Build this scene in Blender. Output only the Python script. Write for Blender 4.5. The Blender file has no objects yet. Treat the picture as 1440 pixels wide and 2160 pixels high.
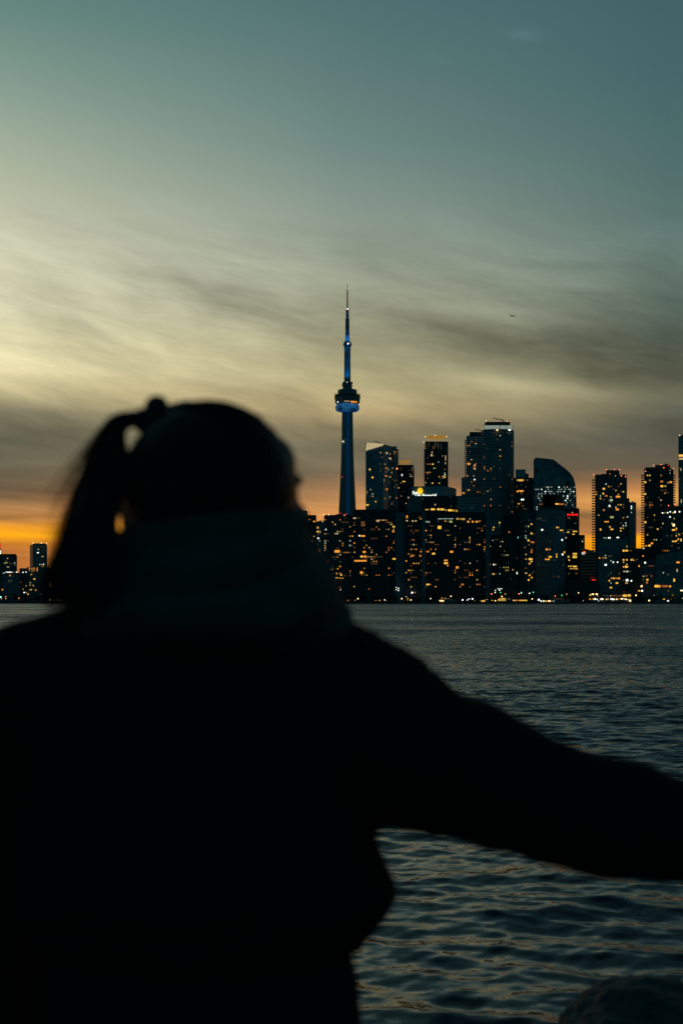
import bpy, bmesh, math, random
import numpy as np
from mathutils import Vector, Matrix, noise

SC = bpy.context.scene
COL = SC.collection
F = 3000.0                # focal length in photo pixels (photo 1440 wide)
CAM = 2.6                 # camera height over the water, metres
HY = 1269.5               # photo row of the horizon
CX = 720.0
D1 = 1905.0               # far shore distance
GZ = 1.2                  # far shore ground height

def W(px, py, d):
    return Vector(((px - CX) / F * d, d, CAM + (HY - py) / F * d))
def s2l(c):
    return tuple(((v / 255.0) / 12.92 if v / 255.0 < 0.04045 else ((v / 255.0 + 0.055) / 1.055) ** 2.4) for v in c)

# ------------------------------------------------------------------ helpers
def tag(o, label=None, cat=None, group=None, kind=None):
    if label: o['label'] = label
    if cat: o['category'] = cat
    if group: o['group'] = group
    if kind: o['kind'] = kind
    return o
def link(o, parent=None):
    COL.objects.link(o)
    if parent is not None: o.parent = parent
    return o
def empty(name, loc):
    o = bpy.data.objects.new(name, None); o.location = loc; o.empty_display_size = 0.1
    return link(o)
def obj(name, me, mat=None, parent=None, loc=None):
    if isinstance(me, bmesh.types.BMesh):
        m = bpy.data.meshes.new(name); me.normal_update(); me.to_mesh(m); me.free(); me = m
    if mat is not None and not me.materials: me.materials.append(mat)
    o = bpy.data.objects.new(name, me)
    if loc is not None: o.location = loc
    return link(o, parent)
def smooth(o):
    o.data.polygons.foreach_set('use_smooth', [True] * len(o.data.polygons)); return o
def bx(bm, x0, x1, y0, y1, z0, z1, rot=None, org=(0, 0, 0)):
    vs = []
    for x, y, z in ((x0,y0,z0),(x1,y0,z0),(x1,y1,z0),(x0,y1,z0),(x0,y0,z1),(x1,y0,z1),(x1,y1,z1),(x0,y1,z1)):
        v = Vector((x, y, z))
        if rot is not None: v = rot @ v
        vs.append(bm.verts.new(v + Vector(org)))
    for f in ((3,2,1,0),(4,5,6,7),(0,1,5,4),(1,2,6,5),(2,3,7,6),(3,0,4,7)):
        bm.faces.new([vs[i] for i in f])
def prism(bm, poly, z0, z1):
    """extruded plan polygon (counter-clockwise), side uv in metres"""
    uv = bm.loops.layers.uv.verify()
    n = len(poly)
    lo = [bm.verts.new((p[0], p[1], z0)) for p in poly]
    hi = [bm.verts.new((p[0], p[1], z1)) for p in poly]
    u = 0.0
    for i in range(n):
        j = (i + 1) % n
        L = math.hypot(poly[j][0] - poly[i][0], poly[j][1] - poly[i][1])
        f = bm.faces.new((lo[i], lo[j], hi[j], hi[i]))
        for l, (a, b) in zip(f.loops, ((u, z0), (u + L, z0), (u + L, z1), (u, z1))): l[uv].uv = (a, b)
        u += L
    bm.faces.new(hi); bm.faces.new(lo[::-1])
def lathe(bm, prof, n=32, org=(0, 0, 0)):
    """prof = list of (radius, z)"""
    rings = []
    for r, z in prof:
        rings.append([bm.verts.new((org[0] + r * math.cos(2*math.pi*k/n), org[1] + r * math.sin(2*math.pi*k/n), org[2] + z)) for k in range(n)])
    for a, b in zip(rings, rings[1:]):
        for k in range(n):
            bm.faces.new((a[k], a[(k+1) % n], b[(k+1) % n], b[k]))
    bm.faces.new(rings[0][::-1]); bm.faces.new(rings[-1])
def tube(bm, pts, rad, n=6):
    """tapered tube along points; rad = list"""
    rings = []
    for i, p in enumerate(pts):
        p = Vector(p)
        d = (Vector(pts[min(i+1, len(pts)-1)]) - Vector(pts[max(i-1, 0)])).normalized()
        a = d.cross(Vector((0.13, 0.99, 0.05)));
        if a.length < 0.05: a = d.cross(Vector((1, 0, 0)))
        a.normalize(); b = d.cross(a)
        rings.append([bm.verts.new(p + (a * math.cos(2*math.pi*k/n) + b * math.sin(2*math.pi*k/n)) * rad[i]) for k in range(n)])
    for a, b in zip(rings, rings[1:]):
        for k in range(n):
            bm.faces.new((a[k], a[(k+1) % n], b[(k+1) % n], b[k]))
    bm.faces.new(rings[0][::-1]); bm.faces.new(rings[-1])

# ------------------------------------------------------------------ materials
def newmat(name):
    m = bpy.data.materials.new(name); m.use_nodes = True
    return m, m.node_tree.nodes, m.node_tree.links, m.node_tree.nodes['Principled BSDF']
def plain(name, col, rough=0.7, metal=0.0, var=0.25, scale=3.0, spec=0.5):
    m, N, L, P = newmat(name)
    tc = N.new('ShaderNodeTexCoord'); nz = N.new('ShaderNodeTexNoise'); nz.inputs['Scale'].default_value = scale; nz.inputs['Detail'].default_value = 4
    L.new(tc.outputs['Object'], nz.inputs['Vector'])
    mx = N.new('ShaderNodeMix'); mx.data_type = 'RGBA'
    mx.inputs[6].default_value = tuple(c * (1 - var) for c in col) + (1,)
    mx.inputs[7].default_value = tuple(min(1, c * (1 + var)) for c in col) + (1,)
    L.new(nz.outputs['Fac'], mx.inputs[0]); L.new(mx.outputs[2], P.inputs['Base Color'])
    P.inputs['Roughness'].default_value = rough; P.inputs['Metallic'].default_value = metal
    P.inputs['Specular IOR Level'].default_value = spec
    return m
def glow(name, col, strength, base=(0.02, 0.02, 0.02), mis='NONE'):
    m, N, L, P = newmat(name)
    P.inputs['Base Color'].default_value = base + (1,)
    P.inputs['Emission Color'].default_value = tuple(col) + (1,)
    P.inputs['Emission Strength'].default_value = strength
    try: m.cycles.emission_sampling = mis
    except Exception: pass
    return m
def facade(name, glass, slab, fh=3.2, cw=3.0, band=0.7, rough=0.25, mort=None):
    """rows of panes between floor slabs, laid out in metres on the walls"""
    m, N, L, P = newmat(name)
    uv = N.new('ShaderNodeUVMap')
    br = N.new('ShaderNodeTexBrick'); br.offset = 0.0; br.squash = 1.0
    br.inputs['Scale'].default_value = 1.0
    br.inputs['Brick Width'].default_value = cw; br.inputs['Row Height'].default_value = fh
    br.inputs['Mortar Size'].default_value = band * 0.5; br.inputs['Mortar Smooth'].default_value = 0.2
    br.inputs['Bias'].default_value = -0.2
    br.inputs['Color1'].default_value = tuple(g * 0.6 for g in glass) + (1,)
    br.inputs['Color2'].default_value = tuple(g * 1.6 for g in glass) + (1,)
    br.inputs['Mortar'].default_value = tuple(slab) + (1,)
    L.new(uv.outputs['UV'], br.inputs['Vector'])
    nz = N.new('ShaderNodeTexNoise'); nz.inputs['Scale'].default_value = 0.05; nz.inputs['Detail'].default_value = 3
    L.new(uv.outputs['UV'], nz.inputs['Vector'])
    mr = N.new('ShaderNodeMapRange'); mr.inputs[3].default_value = 0.7; mr.inputs[4].default_value = 1.3
    L.new(nz.outputs['Fac'], mr.inputs[0])
    mx = N.new('ShaderNodeVectorMath'); mx.operation = 'SCALE'
    L.new(br.outputs['Color'], mx.inputs[0]); L.new(mr.outputs[0], mx.inputs['Scale'])
    L.new(mx.outputs[0], P.inputs['Base Color'])
    r2 = N.new('ShaderNodeMapRange'); r2.inputs[3].default_value = rough; r2.inputs[4].default_value = 0.75
    L.new(br.outputs['Fac'], r2.inputs[0]); L.new(r2.outputs[0], P.inputs['Roughness']); P.inputs['Specular IOR Level'].default_value = 0.22
    return m

M = {}
M['dark']  = facade('facade_dark_brick', (0.09, 0.105, 0.11), (0.21, 0.22, 0.21))
M['black'] = facade('facade_black', (0.055, 0.065, 0.07), (0.13, 0.135, 0.13))
M['mid']   = facade('facade_grey_glass', (0.20, 0.25, 0.27), (0.42, 0.44, 0.44))
M['glass'] = facade('facade_curtain_glass', (0.26, 0.32, 0.36), (0.42, 0.46, 0.48), fh=3.6, cw=2.4, band=0.5, rough=0.15)
M['strip'] = facade('facade_white_slabs', (0.12, 0.16, 0.18), (0.75, 0.76, 0.75), fh=3.3, cw=60, band=1.2)
M['pale']  = facade('facade_beige_bands', (0.10, 0.09, 0.08), (1.0, 0.60, 0.46), fh=4.6, cw=120, band=2.3, rough=0.5)
M['purple']= facade('facade_mauve_grey', (0.20, 0.17, 0.20), (0.45, 0.38, 0.42), fh=3.6, cw=4.0, band=0.9)
M['teal']  = plain('wall_smooth_teal_panel', (0.42, 0.50, 0.54), 0.5, 0, 0.15, 0.05)
M['tealdk']= plain('wall_concrete_slab', (0.22, 0.26, 0.27), 0.8, 0, 0.2, 0.05)
M['roof']  = plain('roof_dark_membrane', (0.04, 0.045, 0.05), 0.9)
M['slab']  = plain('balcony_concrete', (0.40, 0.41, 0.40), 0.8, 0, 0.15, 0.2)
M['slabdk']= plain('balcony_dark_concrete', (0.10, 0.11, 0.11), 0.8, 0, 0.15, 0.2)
M['steel'] = plain('painted_steel', (0.05, 0.055, 0.06), 0.5, 0.4)
M['conc']  = plain('tower_concrete', (0.36, 0.36, 0.35), 0.75, 0, 0.12, 0.06)
M['land']  = plain('shore_ground', (0.05, 0.055, 0.04), 0.95, 0, 0.4, 0.02)
M['quay']  = plain('quay_concrete', (0.12, 0.12, 0.11), 0.9, 0, 0.3, 0.1)
M['leaf']  = plain('tree_leaves', (0.045, 0.06, 0.03), 0.8, 0, 0.5, 1.0)
M['bark']  = plain('tree_bark', (0.05, 0.04, 0.03), 0.9)
M['white'] = plain('white_painted_panel', (0.7, 0.7, 0.68), 0.5, 0, 0.08)

GL = {  # lit windows and lamps: colour, strength
 'o': ((1.0, 0.30, 0.045), 0.50), 'O': ((1.0, 0.36, 0.04), 0.95), 'y': ((1.0, 0.58, 0.13), 0.50), 'Y': ((1.0, 0.55, 0.07), 1.0),
 'c': ((1.0, 0.66, 0.32), 0.60), 'w': ((0.72, 0.95, 0.72), 0.50), 'W': ((0.95, 1.0, 0.85), 1.8), 'd': ((0.55, 0.20, 0.07), 0.22),
 'e': ((0.45, 0.38, 0.22), 0.16), 'g': ((0.75, 0.80, 0.25), 0.45), 'r': ((1.0, 0.02, 0.02), 1.4), 'R': ((1.0, 0.20, 0.08), 3.0),
 'G': ((0.05, 0.9, 0.35), 1.5), 'C': ((0.35, 1.0, 0.95), 2.5), 'L': ((1.0, 0.66, 0.28), 2.6), 'P': ((0.9, 0.85, 1.0), 3.5), 'k': ((0.16, 0.24, 0.26), 0.14),
}
GM = {k: glow('light_' + n, GL[k][0], GL[k][1]) for k, n in zip(GL, ['orange','bright_orange','yellow','bright_yellow','cream','cool_white','glaring_white','dim_brown','dim_cream','lime','red','beacon_red','green','cyan','warm_lamp','violet_white','faint_grey'])}
def unit_box(name, mat):
    bm = bmesh.new(); bx(bm, -0.5, 0.5, -0.5, 0.5, -0.5, 0.5)
    m = bpy.data.meshes.new(name); bm.to_mesh(m); bm.free(); m.materials.append(mat); return m
WIN = {k: unit_box('window_' + k, GM[k]) for k in GM}
_b = bmesh.new(); bmesh.ops.create_icosphere(_b, subdivisions=1, radius=1.0)
def ball(name, mat):
    m = bpy.data.meshes.new(name); _b.to_mesh(m); m.materials.append(mat); return m
BALL = {k: ball('ball_' + k, GM[k]) for k in GM}

# ------------------------------------------------------------------ buildings
def place_window(root, k, p, ang, w, h, name='window', d=0.35):
    o = bpy.data.objects.new(name, WIN[k]); COL.objects.link(o); o.parent = root
    o.location = p - root.location; o.rotation_euler = (0, 0, ang); o.scale = (w, d, h)
    return o
def stuff_windows(root, items):
    """the rest of a facade's lit windows beyond a hundred, one mesh with a slot per colour"""
    keys = sorted({i[0] for i in items}); bm = bmesh.new()
    for k, p, ang, w, h in items:
        n0 = len(bm.faces)
        bx(bm, -w/2, w/2, -0.175, 0.175, -h/2, h/2, Matrix.Rotation(ang, 3, 'Z'), p - root.location)
        bm.faces.ensure_lookup_table()
        for f in bm.faces[n0:]: f.material_index = keys.index(k)
    m = bpy.data.meshes.new('windows'); bm.to_mesh(m); bm.free()
    for k in keys: m.materials.append(GM[k])
    o = bpy.data.objects.new('window_lights', m); link(o, root); tag(o, kind='stuff')
def footprint(x0, x1, d, dep, xc=None, th=0.5):
    """plan polygon of a block whose nearest face or corner stands at distance d; faces = visible (p, q) edges"""
    X = lambda px, dd: (px - CX) / F * dd
    if xc is None:
        a = (X(x0, d), d); b = (X(x1, d), d)
        sk = ((x0 + x1) / 2 - CX) / F * dep   # the street grid is not square to the quay
        return [a, b, (b[0] + sk, d + dep), (a[0] + sk, d + dep)], [(a, b)]
    c = (X(xc, d), d)
    wa = (xc - x0) / F * d; wb = (x1 - xc) / F * d
    a = (X(x0, d + wa * math.tan(th)), d + wa * math.tan(th))
    b = (X(x1, d + wb / math.tan(th)), d + wb / math.tan(th))
    return [a, c, b, (a[0] + b[0] - c[0], a[1] + b[1] - c[1])], [(a, c), (c, b)]
def zof(py, d): return CAM + (HY - py) / F * d

def building(name, label, x0, x1, yt, d, dep=28, xc=None, th=0.5, mat='dark', fh=3.2, cw=3.4, lit=0.0, pal='ooyycdde', wy=None, faces=None,
             seed=0, balc=None, boxes=(), beacons=(), man=(), ww=0.56, wh=0.50, cols=None, group=None, cat='building', slabs=None, poly=None, run=0.25, balc_mat='slab'):
    rnd = random.Random(seed * 77 + int(x0 * 3))
    if poly: P, FA = poly
    else: P, FA = footprint(x0, x1, d, dep, xc, th)
    mx = sum(p[0] for p in P) / len(P); my = sum(p[1] for p in P) / len(P)
    root = empty(name, (mx, my, GZ)); tag(root, label, cat, group)
    L = [(p[0] - mx, p[1] - my) for p in P]
    zt = zof(yt, d) - GZ
    bm = bmesh.new(); prism(bm, L, 0, zt); wall = obj('wall', bm, M[mat], root)
    # parapet and roof deck
    ins = [(p[0] * 0.94, p[1] * 0.94) for p in L]
    bm = bmesh.new(); prism(bm, ins, zt + 0.01, zt + 0.9); obj('roof', bm, M['roof'], root)
    for bb in boxes:                                    # rooftop blocks: (x0, x1, ytop[, material])
        SKW = ((x0 + x1) / 2 - CX) / F; bx0, bx1, by = bb[:3]; bmname = bb[3] if len(bb) > 3 else mat
        dd = d + dep * 0.25
        bm = bmesh.new(); a = (bx0 - CX) / F * dd - mx; b = (bx1 - CX) / F * dd - mx
        prism(bm, [(a, dd - my), (b, dd - my), (b + SKW * dep * .5, dd + dep * 0.5 - my), (a + SKW * dep * .5, dd + dep * 0.5 - my)], zt + 0.02, zof(by, dd) - GZ)
        obj('penthouse', bm, M[bmname], root)
    if balc:                                            # (side 'L','R','LR','A', overhang m, first y, last y, every n floors)
        side, ov, ya, yb, ev = balc
        zz = zof(ya, d) - GZ; zb = zof(yb, d) - GZ
        lx0 = min(p[0] for p in L if p[1] < 0); lx1 = max(p[0] for p in L if p[1] < 0); ly0 = min(p[1] for p in L); ly1 = max(p[1] for p in L)
        sm = {}
        k = 0
        while zz > zb:
            for s in side:
                key = s
                if key not in sm:
                    bm = bmesh.new()
                    if s == 'L':
                        bx(bm, lx0 - ov, lx0 + 0.3, ly0 + 1, ly0 + 7, -0.35, 0.25); bx(bm, lx0 - ov, lx0 - ov + 0.12, ly0 + 1, ly0 + 7, 0.25, 1.3)
                        bx(bm, lx0 - ov + .12, lx0 - 0.1, ly0 + 1, ly0 + 1.12, 0.25, 1.3)
                    elif s == 'R':
                        bx(bm, lx1 - 0.3, lx1 + ov, ly0 + 1, ly0 + 7, -0.35, 0.25); bx(bm, lx1 + ov - 0.12, lx1 + ov, ly0 + 1, ly0 + 7, 0.25, 1.3)
                        bx(bm, lx1 + 0.1, lx1 + ov - .12, ly0 + 1, ly0 + 1.12, 0.25, 1.3)
                    else:
                        q = [(p[0] + (ov if p[0] > 0 else -ov), p[1] + (ov if p[1] > 0 else -ov)) for p in L]
                        prism(bm, q, -0.25, 0.15)
                        for i in range(len(q)):
                            if q[i][1] > 0 and q[(i+1) % len(q)][1] > 0: continue
                            a = Vector((*q[i], 0)); b = Vector((*q[(i+1) % len(q)], 0)); dv = (b - a); Lh = dv.length
                            r3 = Matrix.Rotation(math.atan2(dv.y, dv.x), 3, 'Z')
                            bx(bm, 0.2, Lh - 0.2, 0.02, 0.12, 0.16, 1.0, r3, a)
                    m = bpy.data.meshes.new('balcony'); bm.normal_update(); bm.to_mesh(m); bm.free(); m.materials.append(M[balc_mat]); sm[key] = m
                o = bpy.data.objects.new('balcony', sm[key]); link(o, root); o.location = (0, 0, zz)
            zz -= fh * ev
            k += 1
    for (px, py, kk) in beacons:
        o = bpy.data.objects.new('warning_light', BALL[kk]); link(o, root)
        o.location = W(px, py, d - 0.5) - root.location; o.scale = (0.75,) * 3
    # lit windows
    items = []
    if lit > 0:
        ya, yb = wy if wy else (yt + 4, 1250)
        za, zb = min(zof(ya, d), zt + GZ - 2), zof(yb, d)
        FF = FA if faces is None else [FA[i] for i in faces]
        for fi, (p, q) in enumerate(FF):
            dv = Vector((q[0] - p[0], q[1] - p[1], 0)); LL = dv.length; dv.normalize(); ang = math.atan2(dv.y, dv.x)
            nc = max(1, int(LL / cw)); nf = int((za - zb) / fh)
            nrm = Vector((dv.y, -dv.x, 0)) * 0.12
            colw = [rnd.choice(cols or (0.15, 0.5, 1.0, 1.6, 2.2)) for _ in range(nc)]
            for f in range(nf):
                rowm = rnd.choice((0.35, 0.8, 1.0, 1.5))
                c = 0
                while c < nc:
                    if rnd.random() < lit * 1.15 * colw[c] * rowm:
                        k = rnd.choice(pal); n = 1
                        while rnd.random() < run and c + n < nc: n += 1
                        for t in range(n):
                            kk = k if rnd.random() < 0.75 else rnd.choice(pal)
                            if rnd.random() < .5: kk = {'O': 'o', 'Y': 'y', 'o': 'd', 'y': 'e', 'c': 'e', 'w': 'k'}.get(kk, kk)
                            w = cw * ww * rnd.uniform(0.75, 1.1); h = fh * wh * rnd.uniform(0.8, 1.1)
                            pos = Vector((p[0], p[1], za - (f + 0.5) * fh)) + dv * (LL * (c + t + 0.5) / nc + rnd.uniform(-.25, .25)) + nrm
                            items.append((kk, pos, ang, w, h))
                        c += n
                    c += 1
    rnd.shuffle(items)
    for (px, py, w, h, k) in man:                       # windows read off one by one: centre, size in photo pixels, light
        if poly is not None or xc is None: p, q = FA[0]
        else: p, q = FA[0] if px < xc else FA[1]
        t = (px - CX) / F                                # intersect the sight line with the face
        dx, dy = q[0] - p[0], q[1] - p[1]
        den = dx - t * dy
        s = (t * p[1] - p[0]) / den if abs(den) > 1e-6 else 0.5
        Y = p[1] + s * dy; ang = math.atan2(dy, dx)
        items.insert(0, (k, Vector((t * Y, Y - 0.15, zof(py, Y))), ang, w * .92 / F * Y / max(0.3, math.cos(ang)), h * .9 / F * Y))
    for it in items[:100]: place_window(root, *it)
    if len(items) > 100: stuff_windows(root, items[100:])
    root['d'] = d
    return root
def crane(root, x0, y0, x1, y1, d, r=0.45):
    """roof-top window-washing boom"""
    bm = bmesh.new(); o = root.location
    a = W(x0, y0, d + 8) - o; b = W(x1, y1, d + 8) - o
    tube(bm, [a, a.lerp(b, 0.5), b], [r, r * 1.3, r * 1.6], 5)
    tube(bm, [b + Vector((-1, 0, 0.3)), b + Vector((-1, 0, -7))], [r * 1.3, r * 1.3], 5)
    obj('roof_crane', bm, M['steel'], root)
B = building
# ---- far left group
B('apartment_tower', 'sliver of a dark tower with a magenta lit edge at the frame edge', -22, 1.4, 1147, 2150, mat='dark', man=[(0.9, 1152, .8, 9, 'r'), (0.9, 1165, .8, 8, 'P')])
B('office_block', 'dark block with a sloping flat roof at the far left end of the skyline', -12, 36, 1171, 2100, xc=22, th=0.7, mat='dark', lit=.06, pal='cgwe', wy=(1176, 1206),
  boxes=[(-10, 34, 1168.5)], man=[(16, 1178, 2.5, 2, 'c'), (14, 1187, 5, 2, 'y'), (17, 1196, 6, 1.5, 'c'), (24, 1190, 2.5, 1.6, 'e')])
B('apartment_tower', 'plain twin slab tower standing alone against the orange sky beside the ponytail', 63, 99.5, 1150, 2150, xc=69, th=1.3, mat='mid', boxes=[(69.5, 98.5, 1146.3)],
  beacons=[(70, 1145.5, 'L'), (87, 1145.5, 'L'), (98, 1146, 'L')],
  man=[(81, 1159, 2.5, 2, 'c'), (80, 1166, 3.5, 2, 'W'), (90, 1174, 4.5, 1.6, 'c'), (84, 1191, 2, 2, 'w'), (88, 1191, 3, 2, 'c'), (92, 1190.5, 1.8, 2.5, 'W'), (89, 1195, 2, 1.6, 'y'), (92, 1195, 2, 1.6, 'y'), (85, 1209, 2, 2, 'w'), (84, 1228, 2, 2.4, 'e')], lit=.03, pal='ee', wy=(1155, 1240))
B('low_block', 'low grey building with a row of white roof lights below the sloping roofed block', 6, 42, 1209.5, 2040, mat='purple', lit=.05, pal='eed', wy=(1213, 1258),
  man=[(8, 1209, 4, 2, 'w'), (13, 1207, 2, 1.6, 'W'), (17, 1207, 4, 1.6, 'W'), (22, 1207, 5, 1.6, 'W'), (27, 1207, 3, 1.6, 'c'), (35, 1207, 2.5, 2, 'W'), (21, 1214, 2.2, 3, 'O'), (5, 1244, 3, 3, 'O'), (20, 1229, 10, 1, 'k'), (22, 1216, 16, 1, 'k')])
B('low_block', 'low dark block with two white roof lamps, left of the orange lit podium', 41, 57, 1200, 2060, mat='dark', lit=.02, pal='co', wy=(1212, 1256), boxes=[(43, 52, 1200 - 1)],
  man=[(48.5, 1207.3, 2.2, 2, 'W'), (55, 1207, 2, 2, 'W'), (41, 1239, 2.2, 4, 'O'), (48.5, 1243, 2, 2.4, 'y'), (55, 1236, 2, 2, 'c'), (51, 1250, 3, 2, 'W'), (55.5, 1250, 1.8, 2.2, 'c')])
B('podium_block', 'stepped podium with tall vertical orange light strips in front of the lone slab tower', 57, 104, 1197, 2080, mat='mid', wy=(1205, 1256), lit=.02, pal='ec',
  man=[(62, 1200, 1, 9, 'O'), (67.5, 1202, .8, 11, 'y'), (72, 1201, 1, 9, 'O'), (78.5, 1201, 1.6, 9, 'O'), (67, 1199.5, 9, 1, 'o'), (66, 1212, 4, 2, 'y'), (72.5, 1221.5, 4, 2.6, 'Y'), (63.5, 1229, 1.7, 2, 'c'), (63.5, 1234.5, 2.4, 2, 'y'), (72, 1237.5, 2, 1.6, 'e'), (63, 1244.5, 2, 2, 'y'), (66, 1244, 2.3, 2.2, 'Y'), (75.5, 1245, 2.6, 2.6, 'O')])
B('low_block', 'low block with small windows seen through the gap below the ponytail knot', 239, 300, 1137, 2150, mat='dark', boxes=[(247, 296, 1130)], lit=.06, pal='ceyd', wy=(1134, 1190),
  man=[(250, 1134, 1.6, 2, 'c'), (255, 1135, 2, 2, 'c'), (253, 1146, 2, 2, 'w')])
B('low_block', 'long low dark block behind the ponytail tip', 103, 215, 1238, 2090, mat='dark', lit=.03, pal='ed', wy=(1242, 1258))
B('low_block', 'taller dark block hidden between the two halves of the hair', 196, 240, 1180, 2110, mat='dark', lit=.03, pal='ed', wy=(1190, 1258))
# ---- right of the face
B('apartment_tower', 'dark flat tower half hidden behind the face, left of the shorter lit topped block', 600, 648.5, 1078, 2080, mat='dark', lit=.03, pal='oce', wy=(1110, 1180), boxes=[(629, 637, 1074.5, 'black')], beacons=[(647.5, 1076, 'L')],
  man=[(635, 1095, 2, 2, 'd')])
B('apartment_tower', 'small flat topped block with two orange windows under its roof beside the face', 646, 667, 1087.5, 2060, mat='black', boxes=[(650, 667, 1086.8, 'black')],
  man=[(652.5, 1096, 4, 2.2, 'o'), (662.5, 1100, 4.5, 3, 'O'), (662, 1131.5, 2.5, 2.2, 'O'), (658.5, 1141, 2.2, 2.5, 'O'), (652, 1144.5, 2, 1.6, 'c'), (661.5, 1167, 3.5, 2, 'O'), (657, 1160, 2, 2, 'c')])
B('apartment_tower', 'narrow tower with one bright column of cream windows left of the broadcast tower', 666.5, 684, 1101, 2040, mat='mid', boxes=[(672, 683, 1098)],
  man=[(670, 1113, 4.5, 4.5, 'y'), (670, 1121.5, 4.5, 3.5, 'Y'), (671, 1127, 2.5, 3, 'e'), (671, 1135.5, 3, 3, 'W'), (670, 1148, 3, 2, 'e'), (670.5, 1162, 5, 5, 'O'), (675, 1162, 1, 7, 'c'), (675, 1122, 1, 6, 'c'), (680, 1100, 3, 2.6, 'c'), (674, 1141, 2, 2, 'w'), (676, 1176, 3, 2, 'y')], lit=.1, pal='wec', wy=(1175, 1235))
B('apartment_block', 'wide dark block with roof plant standing directly in front of the broadcast tower foot', 683, 746, 1087.3, 2010, mat='dark', lit=.105, pal='yyoocweO', wy=(1094, 1245), fh=3.3, cw=3.3, cols=(.1, .1, .5, 1.5, 2.2),
  boxes=[(708, 716, 1084.5, 'black'), (716, 745, 1086, 'black')], beacons=[(683.5, 1085.5, 'L'), (693, 1085.5, 'L'), (718, 1082.5, 'r'), (726, 1086.6, 'R'), (729.8, 1084.2, 'r')],
  man=[(710, 1125.5, 7, 2, 'w'), (715, 1122, 4, 2, 'e'), (711, 1163, 12, 6, 'O'), (687, 1117, 2.5, 2, 'W'), (728, 1092, 1.2, 7, 'k'), (710, 1219, 6, 2.6, 'Y'), (719.6, 1213, 4, 3, 'Y'), (710, 1210, 3, 4, 'O'), (697, 1201, 12, 2.2, 'y')])
B('apartment_block', 'big dark waterside slab full of orange windows right of the broadcast tower', 744.5, 838, 1076, 1985, mat='black', lit=.115, pal='OOooyycd', wy=(1090, 1247), fh=3.2, cw=3.3, cols=(.05, .1, .6, 1.6, 2.2), run=.35,
  boxes=[(749, 770, 1075), (786, 836, 1074.5, 'black')],
  man=[(747.5, 1093, 6, 3, 'c'), (796.5, 1099, 5, 4, 'c'), (746.5, 1107.5, 5, 3, 'd'), (765, 1105, 8, 12, 'd'), (739 + 26, 1130.6, 10, 3.5, 'O'), (760, 1183, 28, 3.4, 'O'), (762.5, 1174, 5.5, 4.5, 'Y'), (768, 1164.3, 7, 4, 'O'), (770, 1174, 5, 4, 'O'), (762, 1208, 6, 6, 'O'), (825, 1106, 5.5, 2.4, 'g'), (830, 1111, 5, 3.5, 'Y'), (829, 1121, 4, 4, 'O'), (831, 1179, 7, 3.6, 'Y'), (757.5, 1130, 2.4, 3, 'W')])
B('apartment_tower', 'narrow unlit concrete slab wall between the two large waterside blocks', 834, 856, 1081, 1978, mat='tealdk', man=[(840, 1241, 2, 2, 'W'), (840, 1245.5, 2, 2, 'W')])
B('apartment_block', 'widest waterside block with many orange windows under the rooftop company sign', 854, 1024, 1082, 1972, mat='black', lit=.10, pal='OOooyyccdde', wy=(1092, 1245), fh=3.25, cw=3.35, cols=(.05, .3, .8, 1.5, 1.9), run=.3,
  man=[(858, 1090, 3.4, 6, 'O'), (884.5, 1091, 4.5, 3.6, 'd'), (858, 1098.5, 4, 3, 'c'), (870, 1099, 4, 3, 'c'), (876.6, 1098.8, 3.4, 3, 'c'), (899.5, 1100.5, 3.5, 3, 'w'), (904.4, 1101, 2.4, 4, 'w'), (928, 1094.4, 10, 1.5, 'w'), (939, 1094.2, 10, 1.5, 'w'), (950.5, 1094.3, 11, 1.5, 'w'), (964.5, 1094.4, 5.5, 4, 'y'), (976.6, 1095, 8, 4, 'y'), (950.5, 1100.4, 6.5, 4.6, 'g'), (926.6, 1112.5, 8, 7, 'Y'), (987, 1100.5, 4.5, 4, 'O'), (996.5, 1100.5, 4, 4, 'O'), (1005, 1100.5, 5, 4, 'O'), (940, 1188, 8.4, 4.6, 'Y'), (940, 1182, 8, 3, 'O'), (964, 1197, 6, 5, 'O'), (902, 1233, 7, 3.4, 'Y'), (975, 1233, 6, 3.6, 'o'), (871, 1172, 5, 4, 'o'), (886, 1172.5, 5, 4, 'o'), (914, 1168, 7, 4, 'Y'), (902, 1163.5, 6, 4, 'o'), (952, 1164, 7, 4.5, 'O')])
for a, b_, l in ((889, 897, 'left of the big orange windows'), (1024, 1033, 'at the east end of the widest waterside block')):
    B('stair_tower', 'narrow unlit concrete stair tower ' + l, a, b_, 1079, 1962, dep=12, mat='tealdk', group='unlit stair towers of the waterside block')
# ---- towers behind
t = B('glass_tower', 'pale edged glass tower with a striped lit sloping crown, first right of the broadcast tower', 771.5, 834, 938, 2300, xc=808.5, th=0.42, mat='glass', lit=.075, pal='yycwe', wy=(952, 1072), fh=3.7, cw=3.4, faces=[0, 1], run=.1,
      man=[(815.5, 955.5, 3.6, 4, 'c'), (822.5, 967, 5, 4, 'c'), (814.5, 987, 4, 3, 'o'), (814.5, 995, 4.5, 3, 'd'), (814, 1004, 6, 3, 'o'), (815.5, 1032, 5, 4, 'o'), (822.5, 1006, 3, 3, 'y'), (779.5, 990, 3, 4, 'Y'), (785.5, 1007, 3.4, 4, 'Y'), (774.5, 1065, 6, 3, 'Y'), (792, 1058, 3, 4, 'y')])
d = 2300 + 37 / F * 2300 * math.tan(.42)
bm = bmesh.new(); n = 11                                  # crown: slanted white lit fins on the sloping screen
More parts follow.
